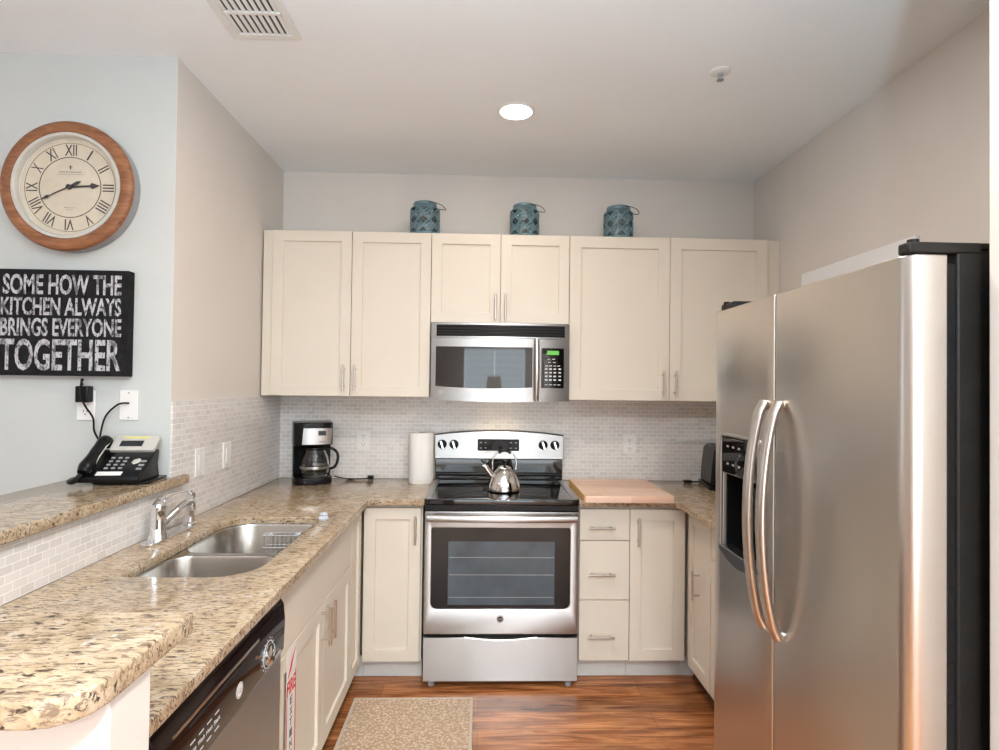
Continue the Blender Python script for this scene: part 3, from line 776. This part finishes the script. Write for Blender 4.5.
# freezer door with a real opening for the dispenser
D0, D1, DZ0, DZ1 = -1.905, -1.660, .975, 1.335
F = RT(XF, 0, 0)
fz = MB(F); slab(fz, [(1.602, FZ0), (-FS-.002, FZ0), (-FS-.002, FZ1), (1.602, FZ1)], [[(-D1, DZ0), (-D0, DZ0), (-D0, DZ1), (-D1, DZ1)][::-1]], -.076, 0, .004)
dz = fz.build('freezer_door', M['steel_fridge'], fg, smooth=True)
ds = MB(F)
ds.box(-D1-.012, DZ0-.012, -.070, -D0+.012, DZ1+.012, -.064)
ds.box(-D1-.012, DZ0-.012, -.070, -D1+.006, DZ1+.01, -.012); ds.box(-D0-.006, DZ0-.012, -.070, -D0+.012, DZ1+.01, -.012)
ds.box(-D1-.012, DZ0-.012, -.070, -D0+.012, DZ0+.006, -.012)
dc = ds.build('dispenser_cavity', M['black'], fg)
MB(F).box(-D1+.004, 1.215, -.060, -D0-.004, DZ1-.004, .004).build('dispenser_panel', M['black_gloss'], dc, bevel=.004)
ft = MB(F)
for k, (u, v) in enumerate(((1.70, 1.30), (1.74, 1.30), (1.78, 1.30), (1.70, 1.245), (1.74, 1.245), (1.78, 1.245))): ft.box(u, v, .004, u+.014, v+.006, .0048)
ft.build('dispenser_buttons', M['grey'], dc)
pd = MB(F); pd.box(1.735, 1.05, -.055, 1.82, 1.20, -.045); pd.cyl((1.78, 1.215, -.03), (1.78, 1.185, -.03), .014, 16); pd.build('paddle', M['black'], dc)
fm = MB(F); fm.ring(rrect(1.651, .966, 1.914, 1.344, .02, 5), rrect(1.661, .976, 1.904, 1.334, .012, 5), -.002, .007); fm.build('dispenser_frame', M['steel'], dc, bevel=.003)
tr = MB(F); n = 10; tp_ = [(1.651+.263*i/n, .966-.028*sin(pi*i/n)) for i in range(n+1)]
tr.prism(tp_ + [(1.914, .982), (1.651, .982)], -.03, .009); tr.build('drip_tray', M['dark_steel'], dc, bevel=.003)
def bowed(y, sgn):
    pts = []; n = 24
    for i in range(n+1):
        t = i/n; z = 1.452-.612*t; b = sin(pi*t)**.62
        pts.append((XF-.008-.047*b, y, z))
    mb = MB(); mb.tube(pts, [(.0175, .012)]*(n+1), 18, up=(0, 1, 0))
    for z in (1.445, .848): mb.cyl((XF+.004, y, z), (XF-.014, y, z), .012, 14)
    return mb
bowed(-1.952, 1).build('freezer_handle', M['nickel'], fg, smooth=True)
bowed(-2.028, -1).build('fridge_handle', M['nickel'], fg, smooth=True)
hc = MB(); hc.box(.79, FN+.004, 1.7445, .93, FN+.035, 1.766); hc.box(.80, FE-.10, 1.7445, .93, FE-.004, 1.766); hc.box(.905, FN+.005, 1.7525, 1.58, FE-.005, 1.766)
hc.build('hinge_cover', M['black_matte'], fg, bevel=.004)
for y in (FN+.018, FE-.03): MB().cyl((.808, y, 1.742), (.808, y, 1.772), .010, 16).build('hinge_pin', M['black'], fg, smooth=True)

# ================================================================== SMALL THINGS ON THE WORKTOPS
# coffee maker
cm = local('coffee_maker', (-.978, -.140, .9145), 'black drip coffee maker with steel face in the left corner of the counter', 'coffee maker', rz=.36)
slab_ = lambda P, a, b, bv=.004: slab(MB(), P, [], a, b, bv)
slab_(rrect(-.105, -.13, .105, .10, (.06, .06, .02, .02), 8), 0, .038).build('base', M['black'], cm, smooth=True)
MB().prism([(-.105, -.03), (-.105, .10), (.105, .10), (.105, .02), (.02, .035), (-.055, .01)], .036, .315).build('water_tank', M['black'], cm, bevel=.006)
slab_(rrect(-.108, -.125, .108, .10, (.07, .07, .02, .02), 8), .216, .345, .006).build('brew_head', M['black'], cm, smooth=True)
fp = MB(); fa = [(-.058+.154*i/10) for i in range(11)]
fv = []; ff = []
for i, x in enumerate(fa):
    y = -.129-.010*(1-((x-.02)/.09)**2)
    fv += [(x-.006, y, .226), (x, y-.002, .316), (x-.006, y+.012, .226), (x, y+.012, .316)]
for i in range(10):
    a = 4*i; ff += [(a, a+4, a+5, a+1), (a+2, a+3, a+7, a+6), (a, a+2, a+6, a+4), (a+1, a+5, a+7, a+3)]
ff += [(0, 1, 3, 2), (40, 42, 43, 41)]
fpo = fp.add(fv, ff).build('steel_face', M['steel'], cm, smooth=True)
MB(BK(0, -.1405, 0)).box(.020, .276, 0, .062, .302, .003).build('display', M['lcd'], fpo)
MB(BK(0, -.1400, 0)).box(.026, .238, 0, .056, .246, .003).build('buttons', M['grey'], fpo)
MB().lathe([(0, .0375), (.066, .0375), (.068, .041), (.066, .043), (0, .043)], (.012, -.045, 0), 32).build('hot_plate', M['nickel'], cm, smooth=True)
cf = local('coffee_pot', (-.978, -.140, .9580), 'clear glass coffee pot with black handle inside the coffee maker', 'coffee pot', rz=.36)
cc = (.012, -.045, 0)
gl = [(0, .001), (.055, .001), (.066, .012), (.070, .050), (.064, .088), (.050, .118), (.050, .128), (.047, .128), (.047, .117), (.061, .087), (.067, .050), (.063, .013), (.053, .004), (0, .004)]
gl = [(q[0]*1.14, q[1]*1.14) for q in gl]; MB().lathe(gl, cc, 40).build('glass_pot', M['glass'], cf, smooth=True)
MB().lathe([(.0815, .040), (.0825, .042), (.0825, .052), (.0815, .054), (.0808, .052), (.0808, .042), (.0815, .040)], cc, 40).build('steel_band', M['steel'], cf, smooth=True)
MB().lathe([(0, .1465), (.058, .1465), (.061, .150), (.059, .158), (0, .160)], cc, 36).build('lid', M['black'], cf, smooth=True)
MB().tube([(.066, -.060, .148), (.100, -.066, .152), (.132, -.070, .126), (.136, -.071, .084), (.120, -.068, .046), (.093, -.062, .034)], [(.010, .008)]*6, 12, up=(0, 1, 0), sub=5).build('handle', M['black'], cf, smooth=True)
co = MB(inv(cm)).tube([(-.865, -.075, .935), (-.80, -.06, .9185), (-.73, -.07, .9185), (-.68, -.05, .9195), (-.665, -.045, .922)], .0035, 8, sub=5).build('cord', M['black'], cm, smooth=True)
MB(inv(cm)).box(-.675, -.055, .9145, -.640, -.030, .936).build('plug', M['black'], co, bevel=.004)

# paper towel
pt = thing('paper_towel_roll', (-.347, -.155, .9145), 'white paper towel roll standing left of the stove', 'paper towel')
pt_c = (-.347, -.155, .9145)
MB().lathe([(.020, .0), (.0685, .0), (.0700, .003), (.0700, .287), (.0685, .290), (.020, .290), (.020, .0)], pt_c, 56).build('roll', M['paper'], pt, smooth=True)
cr = MB().lathe([(.0175, .001), (.0195, .001), (.0195, .2905), (.0175, .2905), (.0175, .001)], pt_c, 24).build('core', simple('cardboard', (.42, .31, .20), .9), pt, smooth=True)
MB(Matrix.Translation((pt_c[0], pt_c[1], .9145))).tube([(-.036, -.0607, .002), (-.036, -.0607, .288)], (.0012, .004), 8).build('sheet_edge', M['paper'], pt)

# cutting board
cb = thing('cutting_board', (.74, -.45, .9145), 'thick pale butcher-block cutting board on the counter right of the stove', 'cutting board')
slab(MB(), rrect(.512, -.705, .952, -.185, .006, 3), [], .9145, .9500, .004).build('block', M['board'], cb, smooth=True)
MB().box(.509, -.700, .916, .5125, -.190, .9485).build('end_strip', M['board_end'], cb)

# toaster
tt = local('toaster', (1.385, -.215, .9145), 'black toaster on the right counter, mostly hidden by the fridge', 'toaster', rz=-.15)
tb = [(-.085, .02), (-.080, .12), (-.068, .215), (-.052, .238), (.052, .238), (.068, .215), (.080, .12), (.085, .02)]
MB(BK(0, 0, 0)).prism(tb, -.135, .135).build('shell', M['black'], tt, bevel=.012, seg=3)
slab(MB(), rrect(-.095, -.150, .095, .150, .02, 5), [], 0, .020, .004).build('base', M['black'], tt, smooth=True)
for x in (-.030, .030): MB().box(x-.012, -.105, .2375, x+.012, .105, .2395).build('slot', M['shadowgap'], tt)
MB(BK(0, -.1355, 0)).box(-.014, .145, 0, .014, .165, .022).build('lever', M['chrome'], tt, bevel=.004)
MB(BK(0, -.1350, 0)).prism(circ(.0, .07, .016, 24), 0, .010).build('dial', M['chrome'], tt, bevel=.002)
MB(BK(0, -.1352, 0)).prism(rrect(-.055, .03, .055, .19, .02, 5), 0, .0012).build('end_plate', M['black_gloss'], tt)
co = MB(inv(tt)).tube([(1.33, -.13, .926), (1.30, -.10, .922), (1.26, -.09, .921)], .004, 8, sub=5).build('cord', M['black'], tt, smooth=True)
MB(inv(tt)).box(1.215, -.108, .9145, 1.262, -.072, .931).build('plug', M['black'], co, bevel=.005)

# ================================================================== PHONE on the raised bar
ph = local('desk_phone', (-1.350, -1.322, 1.1105), 'black office desk phone with grey display on the raised bar', 'phone', rz=.10)
MB(Matrix(((0, 0, 1, 0), (1, 0, 0, 0), (0, 1, 0, 0), (0, 0, 0, 1)))).prism([(-.095, .010), (-.098, .028), (.045, .112), (.072, .112), (.060, .060), (.075, .006)], -.095, .115).build('body', M['black'], ph, bevel=.006)
slab(MB(), rrect(-.055, -.07, .135, .095, .01, 4), [], 0, .009, .002).build('stand', M['black'], ph, smooth=True)
TA = math.atan2(.084, .143)
FP = Matrix.Translation((0, -.098, .028)) @ Matrix.Rotation(TA, 4, 'X')     # key face: local x, y up the slope
kp = MB(FP)
for j in range(4):
    for i in range(3): kp.box(-.022+i*.024, .050+j*.020, 0, -.010+i*.024, .058+j*.020, .003)
kp.build('keypad', M['grey'], ph)
kp = MB(FP)
for j in range(3): kp.box(.088, .045+j*.022, 0, .106, .054+j*.022, .003)
kp.build('line_keys', M['grey'], ph)
nv = MB(FP); nv.prism([(.058, .085), (.068, .075), (.084, .088), (.086, .102), (.076, .110), (.060, .100)], 0, .004); nv.build('navigation_key', M['silver'], ph, bevel=.002)
MB(FP).box(-.035, .014, 0, .050, .034, .002).build('name_strip', M['white'], ph)
DP = Matrix.Translation((.035, .030, .112)) @ Matrix.Rotation(radians(42), 4, 'X')
dp_ = MB(DP); slab(dp_, rrect(-.075, -.012, .082, .062, .008, 4), [], 0, .016, .003)
do = dp_.build('display_housing', M['silver'], ph, smooth=True)
MB(DP).box(-.045, .006, .0155, .035, .034, .0168).build('screen', M['lcd'], do)
MB(DP).box(-.040, .046, .0155, .050, .055, .0168).build('yellow_strip', M['yellow'], do)
hs = MB(); hs.tube([(-.066, -.098, .046), (-.066, -.078, .066), (-.066, -.04, .098), (-.066, .005, .130), (-.066, .040, .144), (-.066, .062, .130)],
     [(.020, .020), (.026, .026), (.016, .021), (.016, .021), (.024, .026), (.018, .020)], 16, up=(0, 0, 1), sub=4); ho = hs.build('handset', M['black'], ph, smooth=True)
MB().tube([(-.044, -.070, .072), (-.045, -.04, .097), (-.045, .005, .129), (-.045, .03, .140)], .0025, 8).build('trim_line', M['silver'], ho, smooth=True)
cd = MB(); cd.tube([(-.070, -.100, .042), (-.090, -.108, .020), (-.112, -.095, .016), (-.114, -.06, .018), (-.096, -.045, .012)], .010, 10, sub=5); cd.build('coiled_cord', M['black'], ph, smooth=True)

# ================================================================== WALL PLATES, ADAPTER, CORDS
PG = 'white wall plates'
def plate(name, F, u, v, w_, h_, label, cat, kind):
    t = thing(name, (F @ Vector((u, v, 0))), label, cat, PG)
    MB(F).prism(rrect(u-w_/2, v-h_/2, u+w_/2, v+h_/2, .004, 3), 0, .006).build('plate', M['white'], t, bevel=.0015)
    if kind == 'outlet':
        for dv in (-.026, .026):
            r_ = MB(F).prism(rrect(u-.017, v+dv-.017, u+.017, v+dv+.017, .008, 4), .005, .0078).build('receptacle', M['white'], t)
            k = MB(F); 
            for du in (-.007, .007): k.box(u+du-.0013, v+dv-.002, .0077, u+du+.0013, v+dv+.008, .0084)
            k.prism(circ(u, v+dv-.009, .003, 10), .0077, .0084); k.build('slots', M['outlet_slot'], r_)
    elif kind == 'switch':
        MB(F).box(u-.0165, v-.033, .005, u+.0165, v+.033, .0085).build('rocker', M['white'], t, bevel=.001)
    sc = MB(F)
    for dv in ((-.048, .048) if kind != 'outlet' else (0,)): sc.prism(circ(u, v+dv, .003, 12), .0055, .0072)
    sc.build('screw', M['grey'], t)
    return t
FB = BK(0, -.0092, 0); FL = LF(XL+.0092, 0, 0); FC = BK(0, YC-.0004, 0)
plate('outlet', FB, -.710, 1.142, .080, .118, 'white double outlet on back tile right of the coffee maker', 'outlet', 'outlet')
plate('outlet', FB, .905, 1.132, .080, .118, 'white double outlet on back tile above the cutting board', 'outlet', 'outlet')
plate('light_switch', FL, -.998, 1.140, .080, .120, 'white switch plate on left tile, the nearer one to the faucet', 'switch', 'switch')
plate('light_switch', FL, -.735, 1.138, .080, .120, 'white switch plate on left tile, nearer the coffee maker', 'switch', 'switch')
plate('outlet', FC, -1.540, 1.388, .068, .116, 'white outlet behind the plugged-in black adapter below the sign', 'outlet', 'outlet')
plate('phone_jack', FC, -1.376, 1.390, .070, .116, 'white wall jack plate with a phone cord, below the sign', 'wall plate', 'blank')
ad = thing('power_adapter', (-1.543, YC-.04, 1.40), 'black plug-in power adapter on the wall above the desk phone', 'adapter')
MB(FC).box(-1.556, 1.400, .009, -1.508, 1.463, .046).build('housing', M['black'], ad, bevel=.005)
MB().tube([(-1.536, YC-.030, 1.465), (-1.540, YC-.034, 1.484), (-1.530, YC-.040, 1.488), (-1.526, YC-.056, 1.468), (-1.524, YC-.058, 1.43), (-1.518, YC-.045, 1.39), (-1.502, YC-.02, 1.34), (-1.496, YC-.02, 1.29), (-1.472, YC-.02, 1.24), (-1.462, YC-.03, 1.19)], .0035, 8, sub=5).build('cord', M['black'], ad, smooth=True)
MB(inv(ph)).tube([(-1.374, YC-.008, 1.398), (-1.39, YC-.025, 1.398), (-1.41, YC-.03, 1.388), (-1.445, YC-.03, 1.352), (-1.462, YC-.03, 1.30), (-1.468, YC-.035, 1.22), (-1.455, YC-.05, 1.14)], .0036, 8, sub=5).build('line_cord', M['black'], ph, smooth=True)

# ================================================================== CLOCK
ck = thing('wall_clock', (-1.598, YC, 2.228), 'large round wall clock with wooden rim and roman numerals', 'clock')
CF = BK(-1.598, YC, 2.228)
def turn(prof, F, name, mat, par, seg=72, **kw): return MB(F).lathe(prof, (0, 0, 0), seg).build(name, mat, par, smooth=True, **kw)
turn([(.206, .044), (.249, .044), (.250, .050), (.248, .058), (.242, .063), (.214, .066), (.206, .062), (.206, .044)], CF, 'wooden_rim', M['clock_wood'], ck)
turn([(.190, .001), (.246, .001), (.247, .004), (.247, .0435), (.190, .0435), (.190, .001)], CF, 'case', M['grey'], ck)
turn([(.2055, .044), (.2055, .060), (.203, .064), (.193, .0635), (.190, .060), (.189, .040), (.186, .039), (.186, .036), (.195, .044), (.2055, .044)], CF, 'silver_bezel', M['silver'], ck)
turn([(0, .030), (.1885, .030), (.1885, .0365), (0, .0365)], CF, 'face', M['clock_face'], ck)
fk = MB(CF); fk.ring(circ(0, 0, .118, 64), circ(0, 0, .115, 64), .0363, .0371); fk.ring(circ(0, 0, .172, 64), circ(0, 0, .1705, 64), .0363, .0371)
NUM = ['XII', 'I', 'II', 'III', 'IIII', 'V', 'VI', 'VII', 'VIII', 'IX', 'X', 'XI']
for k, nmr in enumerate(NUM):
    a = -2*pi*k/12
    wd = {1: .006, 2: .016, 3: .028, 4: .040}[len(nmr)] if set(nmr) == {'I'} else .013+.0105*len(nmr)
    me = text_mesh(nmr, wd, .043, .0006, .005)
    q = Matrix.Rotation(a, 4, 'Z') @ Matrix.Translation((-wd/2, .123, .0363))
    fk.mesh(me, q)
fk.box(-.002, .070, .0363, .002, .085, .0369); fk.box(-.007, .078, .0363, .007, .0805, .0369)
for v_, hw, hh in ((.058, .042, .004), (.050, .050, .0018), (-.080, .020, .003), (-.088, .012, .0018)):
    n_ = int(hw*2/.006)
    for i in range(n_):
        x = -hw+i*2*hw/n_; fk.box(x, v_, .0363, x+.0038, v_+hh*random.uniform(.6, 1), .0367)
fk.build('numerals', M['clock_ink'], ck)
def hand(name, ang, L, tail, w_, z):
    mb = MB(CF @ Matrix.Rotation(-ang, 4, 'Z'))
    mb.prism([(-w_*.5, 0), (-w_*.35, L*.68), (-w_*1.3, L*.74), (0, L), (w_*1.3, L*.74), (w_*.35, L*.68), (w_*.5, 0)][::-1], z, z+.0015)
    if tail: mb.prism([(-w_*.5, 0), (w_*.5, 0), (w_*1.2, -tail*.7), (0, -tail), (-w_*1.2, -tail*.7)][::-1], z, z+.0015)
    mb.prism(circ(0, 0, .010, 24), z, z+.003); return mb.build(name, M['clock_ink'], ck)
hand('hour_hand', radians(86), .115, 0, .009, .040)
hand('minute_hand', radians(244), .120, .052, .005, .044)

# ================================================================== SIGN
sg = thing('wooden_sign', (-1.627, YC, 1.505), 'black wooden box sign with worn white lettering hung below the clock', 'sign')
SX0, SX1, SZ0, SZ1, SD = -1.871, -1.366, 1.501, 1.909, .040
MB().box(SX0, YC-SD, SZ0, SX1, YC-.001, SZ1).build('board', M['sign_black'], sg, bevel=.002)
MB().box(SX0-.002, YC-SD+.002, SZ0+.001, SX0, YC-.001, SZ1-.001).build('red_edge', M['sign_edge'], sg)
SF = BK(0, YC-SD-.0002, 0)
for txt, z0, z1, xa, xb in (('SOME HOW THE', 1.812, 1.890, -1.838, -1.392), ('KITCHEN ALWAYS', 1.732, 1.801, -1.844, -1.392), ('BRINGS EVERYONE', 1.652, 1.722, -1.844, -1.390), ('TOGETHER', 1.520, 1.642, -1.844, -1.390)):
    mb = MB(SF); text(mb, txt, xa, z0, 0, xb-xa, z1-z0, .0006, .022); mb.build('lettering', M['sign_letter'], sg)

# ================================================================== LANTERNS
def lantern(loc, label):
    t = local('lantern', loc, label, 'lantern', 'blue lanterns on top of the wall cabinets', rz=0)
    mb = MB(); R, nz, na = .083, 26, 72
    prof = []
    for j in range(nz+1):
        z = .178*j/nz; r = R
        if z < .008: r = R-.004
        if z > .160: r = R-.004-(z-.160)*.75
        prof.append((r, z))
    vs = [(r*cos(2*pi*k/na), r*sin(2*pi*k/na), z) for r, z in prof for k in range(na)]; fs = []
    for j in range(nz):
        for k in range(na):
            jj, kk = (j-3) % 10, k % 9
            dd = abs(jj-4.5)+abs(kk-4)*1.1; hole = 3 <= j <= 22 and (dd < 1.2 or (3.2 < dd < 4.4 and (jj+2*kk) % 3 != 0) or (dd > 6.6))
            if not hole: fs.append((j*na+k, j*na+(k+1) % na, (j+1)*na+(k+1) % na, (j+1)*na+k))
    mb.add(vs, fs); mb.build('pierced_shell', M['lantern'], t, solid=.004, smooth=True)
    MB().lathe([(0, .001), (.078, .001), (.078, .006), (0, .006)], (0, 0, 0), 40).build('base', M['lantern'], t, smooth=True)
    MB().lathe([(.058, .178), (.066, .178), (.068, .184), (.066, .196), (.060, .199), (.056, .196), (.056, .178), (.058, .178)], (0, 0, 0), 40).build('neck', M['lantern'], t, smooth=True)
    hd = MB(); hd.tube([(.020, -.062, .190), (.060, -.060, .186), (.100, -.040, .176), (.118, 0, .164), (.100, .040, .176), (.060, .060, .186), (.020, .062, .190)], .0022, 8, sub=4)
    hd.build('wire_handle', M['wire'], t, smooth=True); return t
L1 = lantern((-.338, -.22, 2.3205), 'blue-grey pierced lantern on top of the wall cabinets, leftmost of three')
dup(L1, (.232, -.22, 2.3205), 'blue-grey pierced lantern above the microwave, middle of three')
dup(L1, (.775, -.22, 2.3205), 'blue-grey pierced lantern on top of the cabinets, rightmost of three')

# ================================================================== CEILING THINGS
CZ = CEIL-.0005
dl = thing('recessed_light', (.142, -.85, CEIL), 'lit round recessed ceiling light above the kitchen floor', 'ceiling light')
MB().lathe([(.074, 0), (.088, 0), (.088, -.003), (.078, -.008), (.074, -.006), (.074, 0)], (.142, -.85, CZ), 48).build('trim_ring', M['white'], dl, smooth=True)
MB().lathe([(0, -.004), (.074, -.004), (.074, -.0005), (0, -.0005)], (.142, -.85, CZ), 40).build('lens', M['lamp'], dl, smooth=True)
def can_light(x, y, power, col, r=.07):
    l = bpy.data.lights.new('can_light', 'AREA'); l.shape = 'DISK'; l.size = 2*r; l.energy = power; l.color = col
    o = bpy.data.objects.new('can_light', l); o.location = (x, y, CEIL-.012); COL.objects.link(o)
can_light(.142, -.85, CAN_K, (1, .84, .66))
i = 0
for x, y in ((-.55, -2.0), (.15, -1.95), (-2.7, -3.2), (0.3, -4.2), (-2.7, -5.3), (.3, -6.0)):  # cans out of view, most of them added as fill light
    nm = ('added as fill above the raised bar side of the kitchen', 'above the fridge side of the kitchen', 'over the dining area', 'added as fill behind the camera', 'added as fill at the back of the dining area', 'added as fill near the rear window')[i]; i += 1
    t = thing('recessed_light', (x, y, CEIL), 'lit round recessed ceiling light ' + nm, 'ceiling light')
    MB().lathe([(.074, 0), (.088, 0), (.088, -.003), (.078, -.008), (.074, -.006), (.074, 0)], (x, y, CZ), 32).build('trim_ring', M['white'], t, smooth=True)
    MB().lathe([(0, -.004), (.074, -.004), (.074, -.0005), (0, -.0005)], (x, y, CZ), 24).build('lens', M['lamp'], t, smooth=True)
    can_light(x, y, (2 if x < 0 else CAN_E) if y > -3 else (CAN_W if x > 0 else 1.5), (1, .80, .66) if y > -3 else (1, .97, .93))

va = thing('air_vent', (-.81, -1.58, CEIL), 'white rectangular ceiling air vent with two rows of louvres', 'vent')
VX0, VX1, VY0, VY1 = -.935, -.685, -1.79, -1.374
vf = MB(Matrix.Translation((0, 0, CEIL))); 
vf.ring([(VX0, VY0), (VX1, VY0), (VX1, VY1), (VX0, VY1)], [(VX0+.028, VY0+.028), (VX1-.028, VY0+.028), (VX1-.028, VY1-.028), (VX0+.028, VY1-.028)], -.010, -.0005)
ym = [VY1-.028-(VY1-VY0-.056)*k/3 for k in (1, 2)]
for y in ym: vf.box(VX0+.02, y-.007, -.010, VX1-.02, y+.007, -.0005)
vf.build('frame', M['white_paint'], va, bevel=.002)
MB(Matrix.Translation((0, 0, CEIL))).box(VX0+.02, VY0+.02, -.0022, VX1-.02, VY1-.02, -.0005).build('dark_backing', M['outlet_slot'], va)
yy = [VY1-.028] + ym + [VY0+.028]
for a, b in zip(yy[:-1], yy[1:]):
    for k in range(9):
        x = VX0+.036+k*.0222
        lm = MB(Matrix.Translation((x, 0, CEIL-.0065)) @ Matrix.Rotation(radians(-32), 4, 'Y')); lm.box(-.0062, b+.002, -.0008, .0062, a-.002, .0008)
        lm.build('louvre', M['white_paint'], va)
sk_ = thing('sprinkler', (.945, -1.235, CEIL), 'small white fire sprinkler in the ceiling right of the light', 'sprinkler')
MB().lathe([(.0, 0), (.040, 0), (.040, -.003), (.030, -.008), (.012, -.009), (0, -.009)], (.945, -1.235, CZ), 36).build('escutcheon', M['white'], sk_, smooth=True)
MB().lathe([(.010, -.008), (.010, -.018), (.004, -.022), (.004, -.034), (.014, -.035), (.014, -.037), (0, -.037)], (.945, -1.235, CZ), 20).build('head', M['grey'], sk_, smooth=True)

# ================================================================== RUG, WALL PANEL, LAMP BEHIND THE CAMERA
rgm = thing('rug', (-.30, -1.2, 0), 'beige woven rectangular mat on the wood floor before the stove', 'rug')
MB().box(-.567, -1.660, .0005, -.035, -.777, .010).build('weave', M['rug'], rgm, bevel=.003)
MB().ring([(-.580, -1.673), (-.022, -1.673), (-.022, -.764), (-.580, -.764)], [(-.566, -1.659), (-.036, -1.659), (-.036, -.778), (-.566, -.778)], .0005, .0095).build('binding', M['rug_edge'], rgm, bevel=.003)
M['panel'] = simple('panel_white', (.88, .90, .92), .4, var=.01)
wp = thing('wall_panel', (XR, -.965, 1.5), 'flat white panel fixed to the right wall above the fridge', 'panel')
MB().box(XR-.018, -1.36, 1.50, XR-.0005, -.57, 2.082).build('board', M['panel'], wp, bevel=.002)
LX, LY = .05, -4.05  # lamp moved here and made strong to bounce fill off the ceiling
lp = thing('floor_lamp', (LX, LY, 0), 'floor lamp with open lit cream shade behind the camera, placed for ceiling-bounce fill', 'lamp')
MB().lathe([(0, 0), (.14, 0), (.14, .015), (.02, .03), (.013, .04), (.013, 1.42), (0, 1.42)], (LX, LY, 0), 32).build('stand', M['wire'], lp, smooth=True)
MB().lathe([(.24, 1.30), (.17, 1.58), (.167, 1.58), (.237, 1.30), (.24, 1.30)], (LX, LY, 0), 40).build('shade', M['shade'], lp, smooth=True)
l = bpy.data.lights.new('lamp_bounce_fill', 'POINT'); l.energy = LAMP_W; l.color = (.60, .86, 1); l.shadow_soft_size = .06
o = bpy.data.objects.new('lamp_bounce_fill', l); o.location = (LX, LY, 1.50); COL.objects.link(o)
